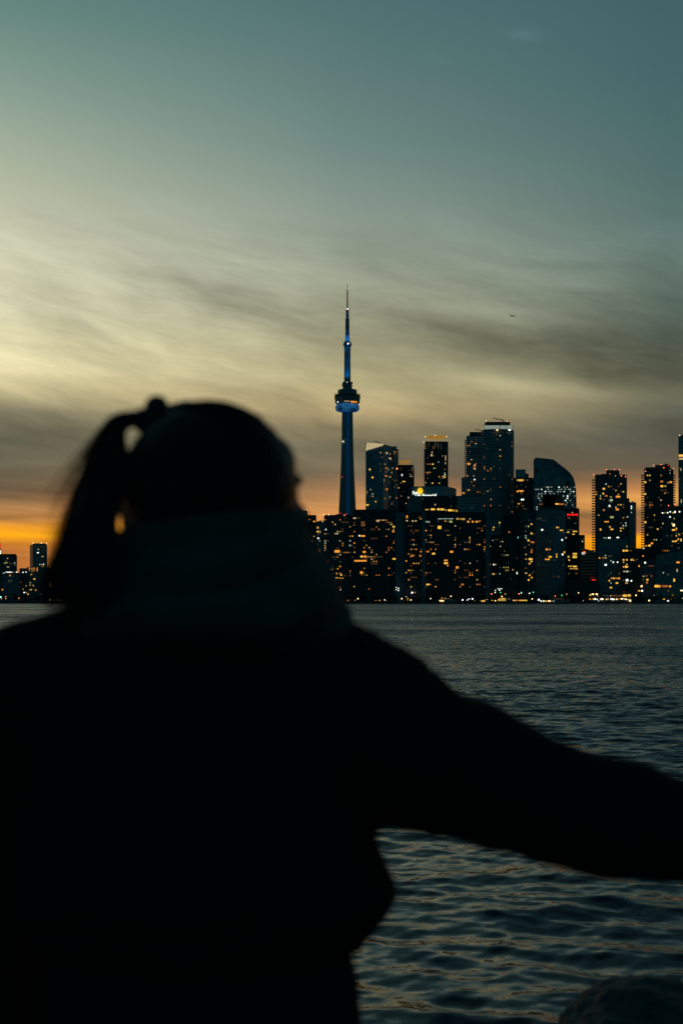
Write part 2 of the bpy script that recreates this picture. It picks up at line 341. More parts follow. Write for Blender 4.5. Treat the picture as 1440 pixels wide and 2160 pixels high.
for i in range(n):
    a = i / n; b_ = (i + .55) / n
    def q(s, top):
        x = 771.5 + 37 * s; dd = d + (2299 - d) * s
        return W(x + (1.8 if top else 0), (933.6 + 2.6 * s) if top else (950.5 - 11.5 * s), dd - 0.6) - t.location
    vs = [bm.verts.new(v) for v in (q(a, 0), q(b_, 0), q(b_, 1), q(a, 1))]
    f = bm.faces.new(vs)
r_ = bmesh.ops.extrude_face_region(bm, geom=bm.faces[:]); bmesh.ops.translate(bm, vec=(0, 0.5, 0), verts=[e for e in r_['geom'] if isinstance(e, bmesh.types.BMVert)])
obj('crown_screen', bm, glow('crown_lit_fins', (1.0, 0.78, 0.42), .8), t)
bm = bmesh.new(); vs = [bm.verts.new(W(x, y, dd + 0.8) - t.location) for x, y, dd in ((771.5, 951, d), (808.5, 938.5, 2300), (808.5, 936.6, 2300), (771.5, 933.4, d))]
bm.faces.new(vs); r_ = bmesh.ops.extrude_face_region(bm, geom=bm.faces[:]); bmesh.ops.translate(bm, vec=(0, 0.8, 0), verts=[e for e in r_['geom'] if isinstance(e, bmesh.types.BMVert)])
obj('crown_back', bm, M['tealdk'], t)
bm = bmesh.new(); c = W(808.5, 1000, 2299.2) - t.location; bx(bm, c.x - .5, c.x + .6, c.y - .4, c.y + .4, 0, zof(936.5, 2300) - GZ); obj('corner_fin', bm, M['white'], t)
bm = bmesh.new(); c = W(771.3, 1000, d - .5) - t.location; bx(bm, c.x - .3, c.x + .4, c.y - .4, c.y + .4, 0, zof(933.4, d) - GZ); obj('corner_fin', bm, M['white'], t)
crane(t, 789, 929.5, 803.5, 935.5, 2300)
B('apartment_tower', 'dark balcony tower tucked against the right side of the striped crown tower', 829, 839, 948, 2330, mat='mid', fh=3.6, balc=('R', 1.3, 950, 1000, 1), lit=.1, pal='cdoy', wy=(950, 1070), boxes=[(830, 836, 941)], man=[(837, 954, 2.6, 5, 'd'), (837, 988.5, 3, 3, 'R')], balc_mat='slabdk')

def ring_crown(root, x0, x1, ya, yb, d, mk):
    """lit dish-shaped rooftop canopy standing on thin posts"""
    cx = (x0 + x1) / 2; r = (x1 - x0) / 2 / F * d; c = W(cx, yb, d + r) - root.location; h = (yb - ya) / F * d
    bm = bmesh.new(); lathe(bm, [(r * .78, h * .62), (r * .98, h * .80), (r, h * .95), (r * .9, h * .90), (r * .74, h * .72)], 28, c); obj('crown_canopy', bm, mk, root)
    bm = bmesh.new()
    for k in range(14):
        a = 2 * math.pi * k / 14; p = c + Vector((math.cos(a), math.sin(a), 0)) * r * .62
        tube(bm, [p + Vector((0, 0, -1)), p + Vector((0, 0, h * .62))], [.3, .3], 5)
    obj('crown_posts', bm, mk, root)
gold = glow('crown_gold_uplight', (1.0, 0.50, 0.08), 0.30); gold2 = glow('crown_amber_uplight', (1.0, 0.46, 0.09), 0.30)
t = B('apartment_tower', 'shorter dark tower with a golden ring canopy behind the company sign', 838, 872.5, 981.5, 2360, mat='black', lit=.10, pal='ccyodw', wy=(984, 1074), fh=3.6, balc=('A', .7, 986, 1050, 1), balc_mat='slabdk',
      man=[(847.5, 1002.5, 2.2, 5, 'W'), (851.5, 1016, 6, 3, 'Y'), (868.5, 1004, 3, 3, 'w'), (840, 1029, 4, 3, 'y')])
ring_crown(t, 839, 867, 971.5, 981.5, 2362, gold)
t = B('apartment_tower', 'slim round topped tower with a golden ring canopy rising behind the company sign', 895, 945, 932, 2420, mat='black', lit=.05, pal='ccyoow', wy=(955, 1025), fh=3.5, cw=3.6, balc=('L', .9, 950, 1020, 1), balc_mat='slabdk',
      beacons=[(897, 921, 'L'), (917, 918.5, 'L'), (941.5, 921, 'L'), (893.5, 932, 'L')],
      man=[(896.5, 940, 2.4, 15, 'd'), (904, 938, 1, 10, 'e'), (910, 960, 4, 5, 'c'), (911, 954, 2.4, 3, 'c'), (913.6, 944, 2.6, 8, 'd'), (918, 938, 1.6, 12, 'e'), (924, 940, 1.2, 14, 'e'), (930, 942, 1.2, 16, 'k'), (939.5, 966, 1.6, 12, 'c'), (939, 977, 1.6, 5, 'c'), (937.5, 998.5, 1.8, 4, 'w'), (938, 1002.5, 3.4, 3, 'w'), (937, 1006.5, 4.6, 2.6, 'Y'), (916, 987.5, 6, 1.5, 'g'), (912.5, 979, 3.6, 3, 'Y'), (901.5, 997, 4, 3, 'o'), (926, 1005.5, 3, 3, 'o'), (911.7, 1019, 3, 3, 'Y'), (926, 1019, 3, 3, 'y'), (937.5, 990, 4, 3, 'd'), (898, 946, 6, 1, 'e')])
ring_crown(t, 896.5, 942, 920, 932, 2422, gold)
# company building
t = B('office_tower', 'broad teal office building carrying the white and yellow rooftop company sign', 866.5, 962, 1025.3, 2250, xc=935, th=0.35, mat='teal', dep=30)
st = math.tan(.35); fd = lambda x: 2250 + (935 - x) / F * 2250 * st
def text(body, x, y, size, d, mk, parent, rz=0.0, name='lettering', ext=0.15):
    cu = bpy.data.curves.new(name, 'FONT'); cu.body = body; cu.size = size; cu.extrude = ext; cu.offset = 0
    o = bpy.data.objects.new(name, cu); COL.objects.link(o)
    o.location = W(x, y, d) - parent.location; o.rotation_euler = (math.radians(90), 0, rz); o.data.materials.append(mk)
    dg = bpy.context.evaluated_depsgraph_get(); me = bpy.data.meshes.new_from_object(o.evaluated_get(dg)); me.name = name
    me.materials.clear(); me.materials.append(mk)
    o2 = bpy.data.objects.new(name, me); link(o2, parent); o2.location = o.location; o2.rotation_euler = o.rotation_euler
    bpy.data.objects.remove(o); return o2
sf = 2250
wh = glow('sign_white', (0.95, 1.0, 0.85), 1.7); yl = glow('sign_yellow', (1.0, 0.62, 0.01), 1.15)
text('Sun', 869.8, 1042.2, 6.8, fd(869.8) - .5, wh, t, -.35)
text('Life Financial', 875.0, 1048.8, 6.9, fd(875) - .5, wh, t, -.35)
bm = bmesh.new(); lathe(bm, [(4.6, -.2), (4.6, .2)], 28)
o = obj('sign_emblem', bm, yl, t, W(885.6, 1035.8, fd(885.6) - .9) - t.location); o.rotation_euler = (math.radians(90), 0, -.35); o.scale = (.92, 1.12, 1)
bm = bmesh.new()
for k, (r, a0, a1) in enumerate(((3.0, 20, 130), (2.2, 10, 140), (1.4, -10, 150), (.7, 0, 170))):
    pts = [(.35 + r * math.cos(math.radians(a)), .5 + r * math.sin(math.radians(a)), 0.32) for a in np.linspace(a0, a1, 9)]
    tube(bm, pts, [.13] * 9, 4)
o2 = obj('emblem_arcs', bm, M['steel'], o)
B('office_block', 'dark stepped block with a bright yellow window row just under the company sign', 860, 985, 1047, 2200, mat='black', 
  man=[(864, 1074.8, 3, 4, 'c'), (869.5, 1073.5, 4, 2.5, 'c'), (875.5, 1075, 3.4, 3.4, 'c'), (888.5, 1074.5, 2, 4, 'w'), (900, 1075, 8, 2.6, 'y'), (912.5, 1074.3, 9, 4.4, 'Y'), (924.5, 1074.3, 7, 4, 'Y'), (932.5, 1074.5, 8, 4.4, 'Y'), (940, 1076, 3, 3, 'c'), (949, 1076.3, 10, 4.6, 'Y'), (957, 1077, 4, 4, 'y'), (962, 1077.3, 1.6, 5, 'Y'), (967.5, 1078, 7, 3.4, 'Y'), (917.5, 1064.5, 2.4, 3.4, 'c'), (973.5, 1069, 4, 3, 'R'), (966, 1068.6, 8, 1, 'd'), (950, 1048, 2.6, 3, 'k'), (951, 1067.5, 3, 2, 'e'), (982, 1066, 3.5, 3.5, 'o')], lit=.01, pal='ke', wy=(1050, 1070))
B('office_block', 'plain teal wing left below the company sign, above the widest waterside block', 859.5, 890, 1047.5, 2190, dep=8, mat='tealdk', man=[(861, 1049.5, 2.4, 3.4, 'c'), (856, 1062, 2, 2, 'c')])
# the tall pair
t = B('apartment_tower', 'lower left one of the tallest pair, with white floor slabs and a dark roof block', 983.2, 1019, 920, 2330, mat='strip', fh=3.3, cw=3.3, lit=.06, pal='oocyO', wy=(925, 1076), balc=('L', 2.2, 929, 1008, 1), boxes=[(990, 1017, 911, 'black')], dep=30, balc_mat='slab',
      man=[(987.5, 975.5, 5, 3, 'd'), (988.5, 978.5, 6, 4, 'O'), (1001, 981.5, 3.4, 4, 'c'), (1001, 988.5, 3.4, 4, 'c'), (1000.6, 1011.5, 2, 3, 'W'), (1001, 1051, 4, 6, 'o'), (1005, 1058, 9, 2.2, 'o'), (1013, 1070, 4, 4, 'k'), (988, 1033.5, 5, 3, 'y')])
crane(t, 1001, 905.5, 1017, 908.5, 2330)
X = lambda px, dd: (px - CX) / F * dd
def bowpoly(x0, x1, d, sag, dep, n=10):
    w = X(x1, d) - X(x0, d); xm = (X(x0, d) + X(x1, d)) / 2
    P = [(xm + w / 2 * (2 * i / n - 1), d + sag * (2 * i / n - 1) ** 2) for i in range(n + 1)]
    sk = ((x0 + x1) / 2 - CX) / F * dep; return P + [(P[-1][0] + sk, d + dep), (P[0][0] + sk, d + dep)], [(P[i], P[i + 1]) for i in range(n)]
t = B('apartment_tower', 'tallest tower of the skyline blocks with white floor slabs and a glowing white crown band', 1019, 1085, 905.5, 2280, mat='strip', fh=3.3, cw=3.3, lit=.085, pal='oocyOde', wy=(912, 1085), poly=bowpoly(1019, 1083.5, 2280, 8, 34), balc=('A', .9, 908, 1102, 1), run=.4,
      boxes=[], beacons=[(1025, 888, 'L'), (1070, 888.5, 'R'), (1052, 885.5, 'r')])
for pxy in ((1048.3, 906.8, 4.5, 'L'),): 
    o = bpy.data.objects.new('roof_lamp', BALL['L']); link(o, t); o.location = W(1048.3, 906.8, 2275) - t.location; o.scale = (1.4,) * 3
def rblock(root, x0, x1, ya, yb, d, dep, mk, name):
    bm = bmesh.new(); o = root.location
    P = [(X(x0, d) - o.x, d - o.y), (X(x1, d) - o.x, d - o.y), (X(x1, d) - o.x, d + dep - o.y), (X(x0, d) - o.x, d + dep - o.y)]
    prism(bm, P, zof(yb, d) - GZ, zof(ya, d) - GZ); return obj(name, bm, mk, root)
rblock(t, 1022, 1080, 897, 905, 2290, 18, glow('crown_band_white', (0.50, 0.62, 0.52), 0.42), 'crown_band')
rblock(t, 1023.6, 1075.5, 889.5, 896.8, 2288, 22, M['black'], 'penthouse')
rblock(t, 1054, 1055, 897, 905.5, 2286, 1, M['white'], 'band_mullion'); rblock(t, 1066, 1067, 897, 905.5, 2286, 1, M['white'], 'band_mullion')
rblock(t, 1072, 1077, 905.8, 907.8, 2281, 1, GM['W'], 'roof_lamp'); rblock(t, 1020.5, 1021.3, 895, 905.5, 2284, 1, M['white'], 'band_mullion'); rblock(t, 1080.6, 1081.4, 897, 905.5, 2284, 1, M['white'], 'band_mullion')
crane(t, 1039, 881.6, 1062, 886.5, 2285, .55)
B('office_block', 'low shoulder block against the left foot of the tallest pair', 972.8, 985, 1008, 2350, mat='teal', dep=20, lit=.04, pal='od', wy=(1012, 1050), man=[(977, 1040, 5, 2.4, 'O')])
B('apartment_block', 'low slab balconied block right of the yellow window row', 966, 1020, 1046, 2150, mat='strip', fh=3.3, cw=3.2, lit=.05, pal='ooyce', wy=(1050, 1090), poly=bowpoly(966, 1019, 2150, 10, 24), man=())
B('apartment_block', 'dark slab fronted block rising to the foot of the tallest tower', 1031, 1060, 1098, 2120, mat='strip', fh=3.3, cw=3.2, lit=.02, pal='yoe', wy=(1100, 1130), man=[(1053.5, 1102.5, 3, 3, 'Y'), (1041, 1112.5, 2.6, 3, 'Y'), (1039.5, 1117.5, 3.6, 2.6, 'y'), (1037, 1085.5, 0.1, 0.1, 'k')])
B('office_tower', 'black round shouldered tower in front of the tallest tower foot', 1056, 1094, 1094, 2060, mat='black', dep=24, boxes=[(1059, 1092, 1089, 'black'), (1064, 1088, 1085.5, 'black')],
  man=[(1073.5, 1122.5, 3.4, 3.4, 'o'), (1090.8, 1134, 3.6, 4, 'C')])
B('office_block', 'dark wide block with rows of small yellow windows near the water, centre right', 1031, 1092, 1130, 2000, mat='black', lit=.04, pal='kkkegc', wy=(1140, 1232), fh=3.3, cw=2.9,
  man=[(1047, 1138, 7, 1, 'e'), (1039, 1140, 2, 2, 'w'), (1032.5, 1191, 2.4, 2.4, 'c'), (1040.5, 1191, 2, 2.6, 'W'), (1044.5, 1191, 2.6, 2.6, 'c'), (1058, 1171, 2, 2, 'e'), (1062, 1170, 2, 2.4, 'e'), (1067, 1171, 2, 3, 'g'), (1071, 1171, 2, 3, 'g'), (1062, 1197, 2.4, 2.4, 'g'), (1067, 1197, 2.6, 2.2, 'g'), (1071.4, 1197, 2, 3, 'y'), (1054, 1197, 2, 2, 'e'), (1067, 1203.5, 2.4, 2.6, 'y'), (1071, 1203, 2, 2.6, 'y'), (1040.4, 1211, 3, 3.4, 'Y'), (1036, 1211, 2, 3, 'e'), (1045, 1210.6, 2, 3, 'e'), (1053.7, 1210.4, 2.6, 2.2, 'w'), (1090, 1209.6, 2.4, 2.8, 'W')])
B('apartment_tower', 'dark tower with golden windows and a teal roof block behind the curved glass tower', 1082.5, 1125, 1008.5, 2250, mat='black', lit=.03, pal='Oode', wy=(1020, 1080), boxes=[(1087, 1108.5, 990, 'teal'), (1108.5, 1114.5, 999, 'black')],
  man=[(1097, 1012.8, 16, 3.8, 'y'), (1098, 1013, 8, 4.4, 'Y'), (1112, 1012.6, 4, 3, 'd'), (1091, 1036.6, 4, 3.4, 'O'), (1098, 1035.5, 13, 2.6, 'O'), (1099, 1036, 3, 4, 'Y'), (1099.6, 1041, 2, 6, 'd'), (1101.5, 1053.8, 6.5, 3, 'W'), (1093.5, 1062.7, 3.6, 3, 'O'), (1102, 1067, 5, 3, 'd')])
B('apartment_tower', 'dark tower with a column of orange and yellow windows, left of the unlit glass slab', 1096, 1134, 1079, 2020, mat='dark', fh=3.3, cw=3.2, boxes=[(1108, 1128, 1077, 'tealdk')], lit=.03, pal='ked', wy=(1090, 1225),
  man=[(1120.5, 1105.6, 3.4, 3, 'Y'), (1114, 1110.3, 3, 4, 'g'), (1108, 1110.6, 3, 2.4, 'e'), (1108, 1120.6, 2.8, 2, 'e'), (1120.5, 1125.3, 3.6, 4, 'Y'), (1108.5, 1130.4, 3, 2.6, 'w'), (1108.8, 1135, 3, 2.4, 'w'), (1114, 1140, 4, 4, 'Y'), (1122.5, 1143.7, 8, 3.4, 'o'), (1115, 1149.4, 3.4, 3.4, 'd'), (1106.6, 1154.6, 3.6, 4, 'd'), (1121, 1159.8, 3.4, 3, 'o'), (1120.5, 1164.5, 4, 4, 'o'), (1108.8, 1169.6, 3, 2.4, 'c'), (1109, 1179.4, 4, 2, 'y'), (1117, 1179.4, 5, 4.6, 'Y'), (1121, 1179.6, 3.4, 4, 'Y'), (1120.4, 1184.5, 3.8, 3.4, 'Y'), (1116.4, 1189, 4, 3.4, 'O'), (1108.5, 1198.6, 4, 2.4, 'd'), (1109, 1209, 5, 2.4, 'c'), (1122, 1209, 4, 2.4, 'e'), (1116.6, 1213.6, 4, 3.4, 'O'), (1121, 1218.6, 3.4, 3.4, 'O'), (1114.5, 1223.6, 3.6, 3.6, 'Y')])
# curved glass tower: an outline with real depth
def outline_tower():
    d = 2200; dep = 30
    pts = [(1124.7, 1271), (1124.9, 971.7), (1126, 968), (1128.5, 965.8), (1131.7, 965.2), (1150, 967), (1167.5, 969.2), (1180, 979), (1192, 988.5), (1201.7, 996.7), (1208.3, 1005.8), (1212.5, 1018.3), (1214.4, 1031), (1215.3, 1050), (1215.8, 1075), (1215.8, 1271)]
    c = W(1170, 1271, d + dep / 2); root = empty('glass_tower', (c.x, c.y, GZ)); tag(root, 'curved glass tower whose roof sweeps down to the right, with rows of white office lights', 'building')
    bm = bmesh.new(); uv = bm.loops.layers.uv.verify()
    fr = [bm.verts.new(Vector((X(x, d), d, max(GZ, zof(y, d)))) - root.location) for x, y in pts]
    bk = [bm.verts.new(v.co + Vector((.15 * dep, dep, 0))) for v in fr]
    n = len(fr)
    f = bm.faces.new(fr[::-1]); g = bm.faces.new(bk)
    for ff in (f, g):
        for l in ff.loops: l[uv].uv = (l.vert.co.x, l.vert.co.z)
    for i in range(n):
        j = (i + 1) % n; q = bm.faces.new((fr[i], fr[j], bk[j], bk[i]))
        for l in q.loops: l[uv].uv = (l.vert.co.y, l.vert.co.z)
    bmesh.ops.recalc_face_normals(bm, faces=bm.faces[:])
    obj('wall', bm, M['glass'], root)
    bm = bmesh.new()                                       # darker roof slope glazing let into the face
    vs = [bm.verts.new(W(x, y, d - .25) - root.location) for x, y in ((1147, 969.5), (1166, 971.8), (1199, 998), (1206, 1008), (1196, 1008), (1178, 990), (1162, 981))]
    bm.faces.new(vs[::-1]); obj('roof_glazing', bm, M['dark'], root)
    for x, y in ((1133, 993), (1197, 1021)):
        bm = bmesh.new(); a = W(x - 4.5, y + 4, d) - root.location; b = W(x + 4.5, y - 5, d) - root.location
        bx(bm, a.x, b.x, a.y - .3, a.y + .3, a.z, b.z); obj('louvre_panel', bm, M['black'], root)
    rnd = random.Random(5); k = 0
    for y in np.arange(1027.5, 1075, 4.7):
        for x in np.arange(1129, 1213, 2.6):
            if 1146 < x < 1186 and y > 1043: continue
            p = .42 if x > 1136 else .25
            if y > 1052 and x < 1190: p = .12
            if rnd.random() < p and k < 99:
                k += 1; kk = rnd.choice('wwwcwkkkeW')
                place_window(root, kk, W(x + rnd.uniform(-.8, .8), y, d - .15), 0, rnd.uniform(1.0, 2.2), rnd.uniform(.9, 1.7))
outline_tower()
t = B('office_tower', 'black stepped tower standing in front of the curved glass tower', 1134, 1190, 1070, 2090, mat='dark', fh=3.4, cw=3.3, dep=26, boxes=[(1139, 1188, 1060, 'black'), (1144, 1186, 1044, 'black'), (1147, 1170, 1042, 'black'), ], lit=.0,
      man=[(1140.5, 1063.5, 8, 3.6, 'd'), (1174, 1063, 7, 3.4, 'Y'), (1183, 1063.4, 12, 3.2, 'o')])
B('apartment_tower', 'tall unlit teal glass slab running down to the waterfront below the curved tower', 1130, 1192, 1075, 2000, xc=1163, th=.7, mat='mid', fh=3.3, cw=3.0, lit=.018, pal='kked', wy=(1080, 1235),
  man=[(1143, 1117.6, 3.4, 3, 'W'), (1146, 1117.6, 2.4, 2.4, 'd'), (1174, 1112.6, 3, 3, 'Y'), (1177.6, 1112.6, 2.6, 3, 'y'), (1182, 1118.6, 3.4, 3, 'Y'), (1186, 1118.6, 2.6, 3, 'Y'), (1185, 1139, 3, 3.4, 'W'), (1160, 1143, 2, 2, 'd'), (1152.6, 1159, 4, 4, 'O'), (1159, 1159, 3.4, 4, 'o'), (1159, 1174.6, 4.4, 4.4, 'O'), (1162, 1175, 2, 3, 'Y'), (1151.6, 1180, 5, 3, 'O'), (1157, 1180, 3, 3, 'Y'), (1173.6, 1169.6, 3, 3, 'Y'), (1173.6, 1174.6, 3.4, 3, 'Y'), (1190, 1165, 3, 4, 'Y'), (1186, 1169.6, 3, 4, 'W')])
t = B('hotel_tower', 'tower with a red lit rooftop sign and yellow lower floors', 1189, 1221.5, 1073, 2060, xc=1218, th=0.4, mat='black', fh=3.6, cw=3.6, lit=.02, pal='ked', wy=(1096, 1230),
      man=[(1197.8, 1122.6, 4.4, 3.4, 'c'), (1212, 1121, 9, 2.4, 'Y'), (1209, 1126.8, 4.4, 2.6, 'Y'), (1193, 1134.5, 3, 3, 'c'), (1212, 1168, 9, 3, 'Y'), (1212, 1171.5, 8, 1.4, 'Y'), (1211.6, 1175.4, 9, 4, 'Y'), (1198.6, 1174.6, 4, 5, 'y'), (1200, 1181.6, 2.6, 3.4, 'Y'), (1202, 1194.5, 9, 3, 'y'), (1212, 1195, 8, 3.4, 'Y'), (1206, 1199.6, 10, 2, 'y'), (1215, 1200, 6, 3, 'y'), (1199.6, 1093, 6, 3, 'e'), (1213, 1104, 4.4, 2, 'e'), (1200, 1117.3, 8, 1.6, 'e'), (1208, 1117, 6, 1.6, 'k'), (1199, 1210, 4, 2.4, 'e'), (1215, 1210, 4, 3, 'd'), (1206.5, 1081.2, 2, 2.4, 'c')])
rs = glow('sign_red', (1.0, 0.02, 0.015), 1.1)
bm = bmesh.new()
for k, (x, w, h) in enumerate(((1197.2, 2.4, 5), (1201.8, 3.6, 3), (1206.9, 3.6, 4), (1211.8, 3.4, 3), (1216.3, 3.4, 4.4))):
    dd = 2059 + (1218 - x) / F * 2060 * math.tan(.4); a = W(x - w / 2, 1085.8 + h / 2, dd) - t.location; b = W(x + w / 2, 1085.8 - h / 2, dd) - t.location
    bx(bm, a.x, b.x, a.y - .6, a.y - .1, a.z, b.z)
obj('red_sign', bm, rs, t)
B('apartment_tower', 'small dark tower peeping out right of the red sign tower', 1219, 1233, 1129.5, 2150, mat='dark', boxes=[(1221, 1231, 1129)], man=[(1228, 1142, 2, 4, 'w'), (1225, 1138, 1.6, 2, 'k'), (1226, 1153, 2, 2, 'k')], lit=.08, pal='kkd', wy=(1134, 1155))
# beige office block with arched roof
def arched(name, label, prof, d, dep, mat, sidepx):
    x0, x1 = prof[0][0], prof[-1][0]; c = W((x0 + x1) / 2, 1271, d + dep / 2); root = empty(name, (c.x, c.y, GZ)); tag(root, label, 'building')
    bm = bmesh.new(); uv = bm.loops.layers.uv.verify()
    pts = [(x0, 1271)] + list(prof) + [(x1, 1271)]
    fr = [bm.verts.new(Vector((X(x, d), d, max(GZ, zof(y, d)))) - root.location) for x, y in pts]
    bk = [bm.verts.new(v.co + Vector((sidepx / F * d + dep * ((x0 + x1) / 2 - CX) / F, dep, 0))) for v in fr]
    f = bm.faces.new(fr[::-1]); g = bm.faces.new(bk)
    for i in range(len(fr)):
        j = (i + 1) % len(fr); bm.faces.new((fr[i], fr[j], bk[j], bk[i]))
    bmesh.ops.recalc_face_normals(bm, faces=bm.faces[:])
    for ff in bm.faces:
        for l in ff.loops: l[uv].uv = (l.vert.co.x + l.vert.co.y, l.vert.co.z)
    obj('wall', bm, M[mat], root)
    return root
t = arched('office_block', 'beige banded office block with an arched roof and a small white emblem', [(1223.5, 1157), (1228, 1156.5), (1236, 1158.6), (1246, 1162), (1252, 1165)], 2080, 34, 'pale', 9)
bm = bmesh.new(); lathe(bm, [(1.7, -.1), (1.7, .1), (1.1, .1), (1.1, -.1)], 18); o = obj('emblem', bm, glow('emblem_white', (.7, .8, .75), .8), t, W(1228.8, 1167.3, 2079.6) - t.location); o.rotation_euler[0] = math.radians(90)
bm = bmesh.new(); tube(bm, [W(1231.5, 1168.8, 2079.6) - t.location, W(1233.5, 1165.5, 2079.6) - t.location], [.4, .4], 5); tube(bm, [W(1232.5, 1168.8, 2079.6) - t.location, W(1234.3, 1166.5, 2079.6) - t.location], [.3, .3], 5); obj('emblem', bm, glow('emblem_white2', (.7, .8, .75), .8), t)
bm = bmesh.new(); tube(bm, [W(1229.6, 1165.6, 2079.4) - t.location, W(1231.6, 1163.6, 2079.4) - t.location, W(1234, 1164, 2079.4) - t.location], [.5, .9, .6], 6); obj('emblem', bm, glow('emblem_orange', (1, .16, .03), 1.2), t)
rblock(t, 1248, 1256, 1222.6, 1224, 2078, 1, GM['r'], 'red_light_strip')
# right hand towers
t = B('apartment_tower', 'dark balconied tower with red roof beacons beside the open strip of orange sky', 1254.3, 1322, 1002, 2100, mat='dark', fh=3.85, cw=3.6, lit=.05, pal='YYyoccwed', wy=(1018, 1136), dep=34,
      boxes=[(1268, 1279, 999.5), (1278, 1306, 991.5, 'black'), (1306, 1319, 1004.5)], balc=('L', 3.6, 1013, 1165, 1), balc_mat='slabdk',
      beacons=[(1251.5, 1001.5, 'R'), (1278.5, 990.5, 'R'), (1295.5, 990, 'R'), (1306, 991, 'R'), (1286, 999.5, 'O'), (1310, 1003.6, 'R'), (1319, 1005, 'R'), (1297.5, 1003.5, 'w')],
      man=[(1303, 1047.6, 10, 4, 'O'), (1301.5, 1074.6, 7, 4, 'O'), (1290, 1091, 8, 4.6, 'g'), (1279, 1100.6, 10, 2.6, 'O'), (1290, 1116.6, 6, 3, 'Y'), (1286, 1111.6, 4, 4, 'y'), (1266, 1117, 3, 5, 'Y'), (1289, 1055, 6, 5, 'w'), (1285, 1067, 3, 3.6, 'W'), (1273, 1076, 4, 4, 'o'), (1273, 1031, 5, 4, 'Y'), (1298.6, 1034.6, 3, 3, 'y'), (1271.6, 1041, 3.6, 3.4, 'Y'), (1266, 1051.6, 3, 4, 'y'), (1266, 1046, 2, 3, 'w'), (1278, 1046, 6, 3.4, 'o'), (1277.6, 1021, 3, 3, 'w'), (1284, 1055.6, 3, 4, 'e'), (1323, 1090.4, 3, 3, 'w')])
B('apartment_tower', 'stepped right flank of the balconied beacon tower', 1321.5, 1327, 1052, 2112, dep=20, mat='black')
B('apartment_slab', 'thin plain teal slab tower right of the balconied beacon tower', 1326.5, 1341.5, 1060, 2180, xc=1338, th=.2, mat='teal', boxes=[(1332.5, 1334, 1056.5, 'black')], dep=20,
  man=[(1331.2, 1068, 2, 2.2, 'W'), (1331.2, 1072, 2, 2.2, 'W'), (1331.2, 1081, 2, 2.2, 'w')])
B('office_block', 'teal glass block with scattered white and yellow windows in front of the beacon tower', 1261.5, 1324, 1136.5, 2010, mat='mid', fh=3.4, cw=3.2, dep=30, lit=.04, pal='kkkewy', wy=(1145, 1245),
  man=[(1274, 1134.6, 3, 2.2, 'w'), (1278, 1134.6, 2, 2, 'w'), (1284.6, 1134.4, 5.4, 2.6, 'W'), (1302.6, 1133.8, 5, 2.4, 'W'), (1264, 1177, 3.4, 3, 'O'), (1272, 1177, 3, 3, 'o'), (1277, 1177, 3.4, 3, 'y'), (1276.6, 1172, 2.6, 2.4, 'w'), (1293, 1186, 2.4, 2.6, 'W'), (1302, 1186, 2.4, 2.6, 'W'), (1277, 1191.6, 4.4, 3.4, 'W'), (1289.6, 1220, 3, 3, 'O'), (1294.6, 1220, 3.6, 3.4, 'Y'), (1300, 1220, 3.4, 2.6, 'y'), (1305, 1220, 4, 4, 'O'), (1284.4, 1225, 3, 3, 'Y'), (1300.6, 1230, 5.4, 3.4, 'Y'), (1288, 1239.6, 5, 3, 'Y'), (1288, 1230, 2, 2.6, 'w'), (1305.6, 1210, 2.6, 4, 'd')])
B('office_block', 'block with lit yellow floors at the foot of the thin teal slab', 1310, 1346, 1158, 1995, mat='black', fh=3.4, cw=3.2, dep=20, lit=.02, pal='ked', wy=(1165, 1240),
  man=[(1314.6, 1161.6, 4, 4.6, 'Y'), (1321, 1161.6, 7, 3.4, 'Y'), (1330, 1161.4, 4, 3, 'd'), (1314.6, 1181, 3.6, 3.4, 'Y'), (1321.4, 1181, 3, 3.6, 'Y'), (1331.6, 1181, 4, 3.4, 'Y'), (1335.6, 1181.4, 2, 3, 'O'), (1314.6, 1186, 3, 3, 'y'), (1321.4, 1190.6, 3, 3.4, 'y'), (1320.6, 1195.6, 7, 4.4, 'Y'), (1314.6, 1196, 3, 3, 'O'), (1316, 1205.6, 4, 2.6, 'c'), (1322, 1205.6, 6, 3.6, 'w'), (1328.6, 1205.6, 3.6, 2.4, 'e'), (1322, 1224, 5, 4.6, 'W'), (1331, 1225.4, 3, 3, 'W'), (1314.6, 1224.4, 3, 2.4, 'e'), (1321, 1230, 6, 3, 'y'), (1343, 1180.4, 3.4, 2.4, 'e')])
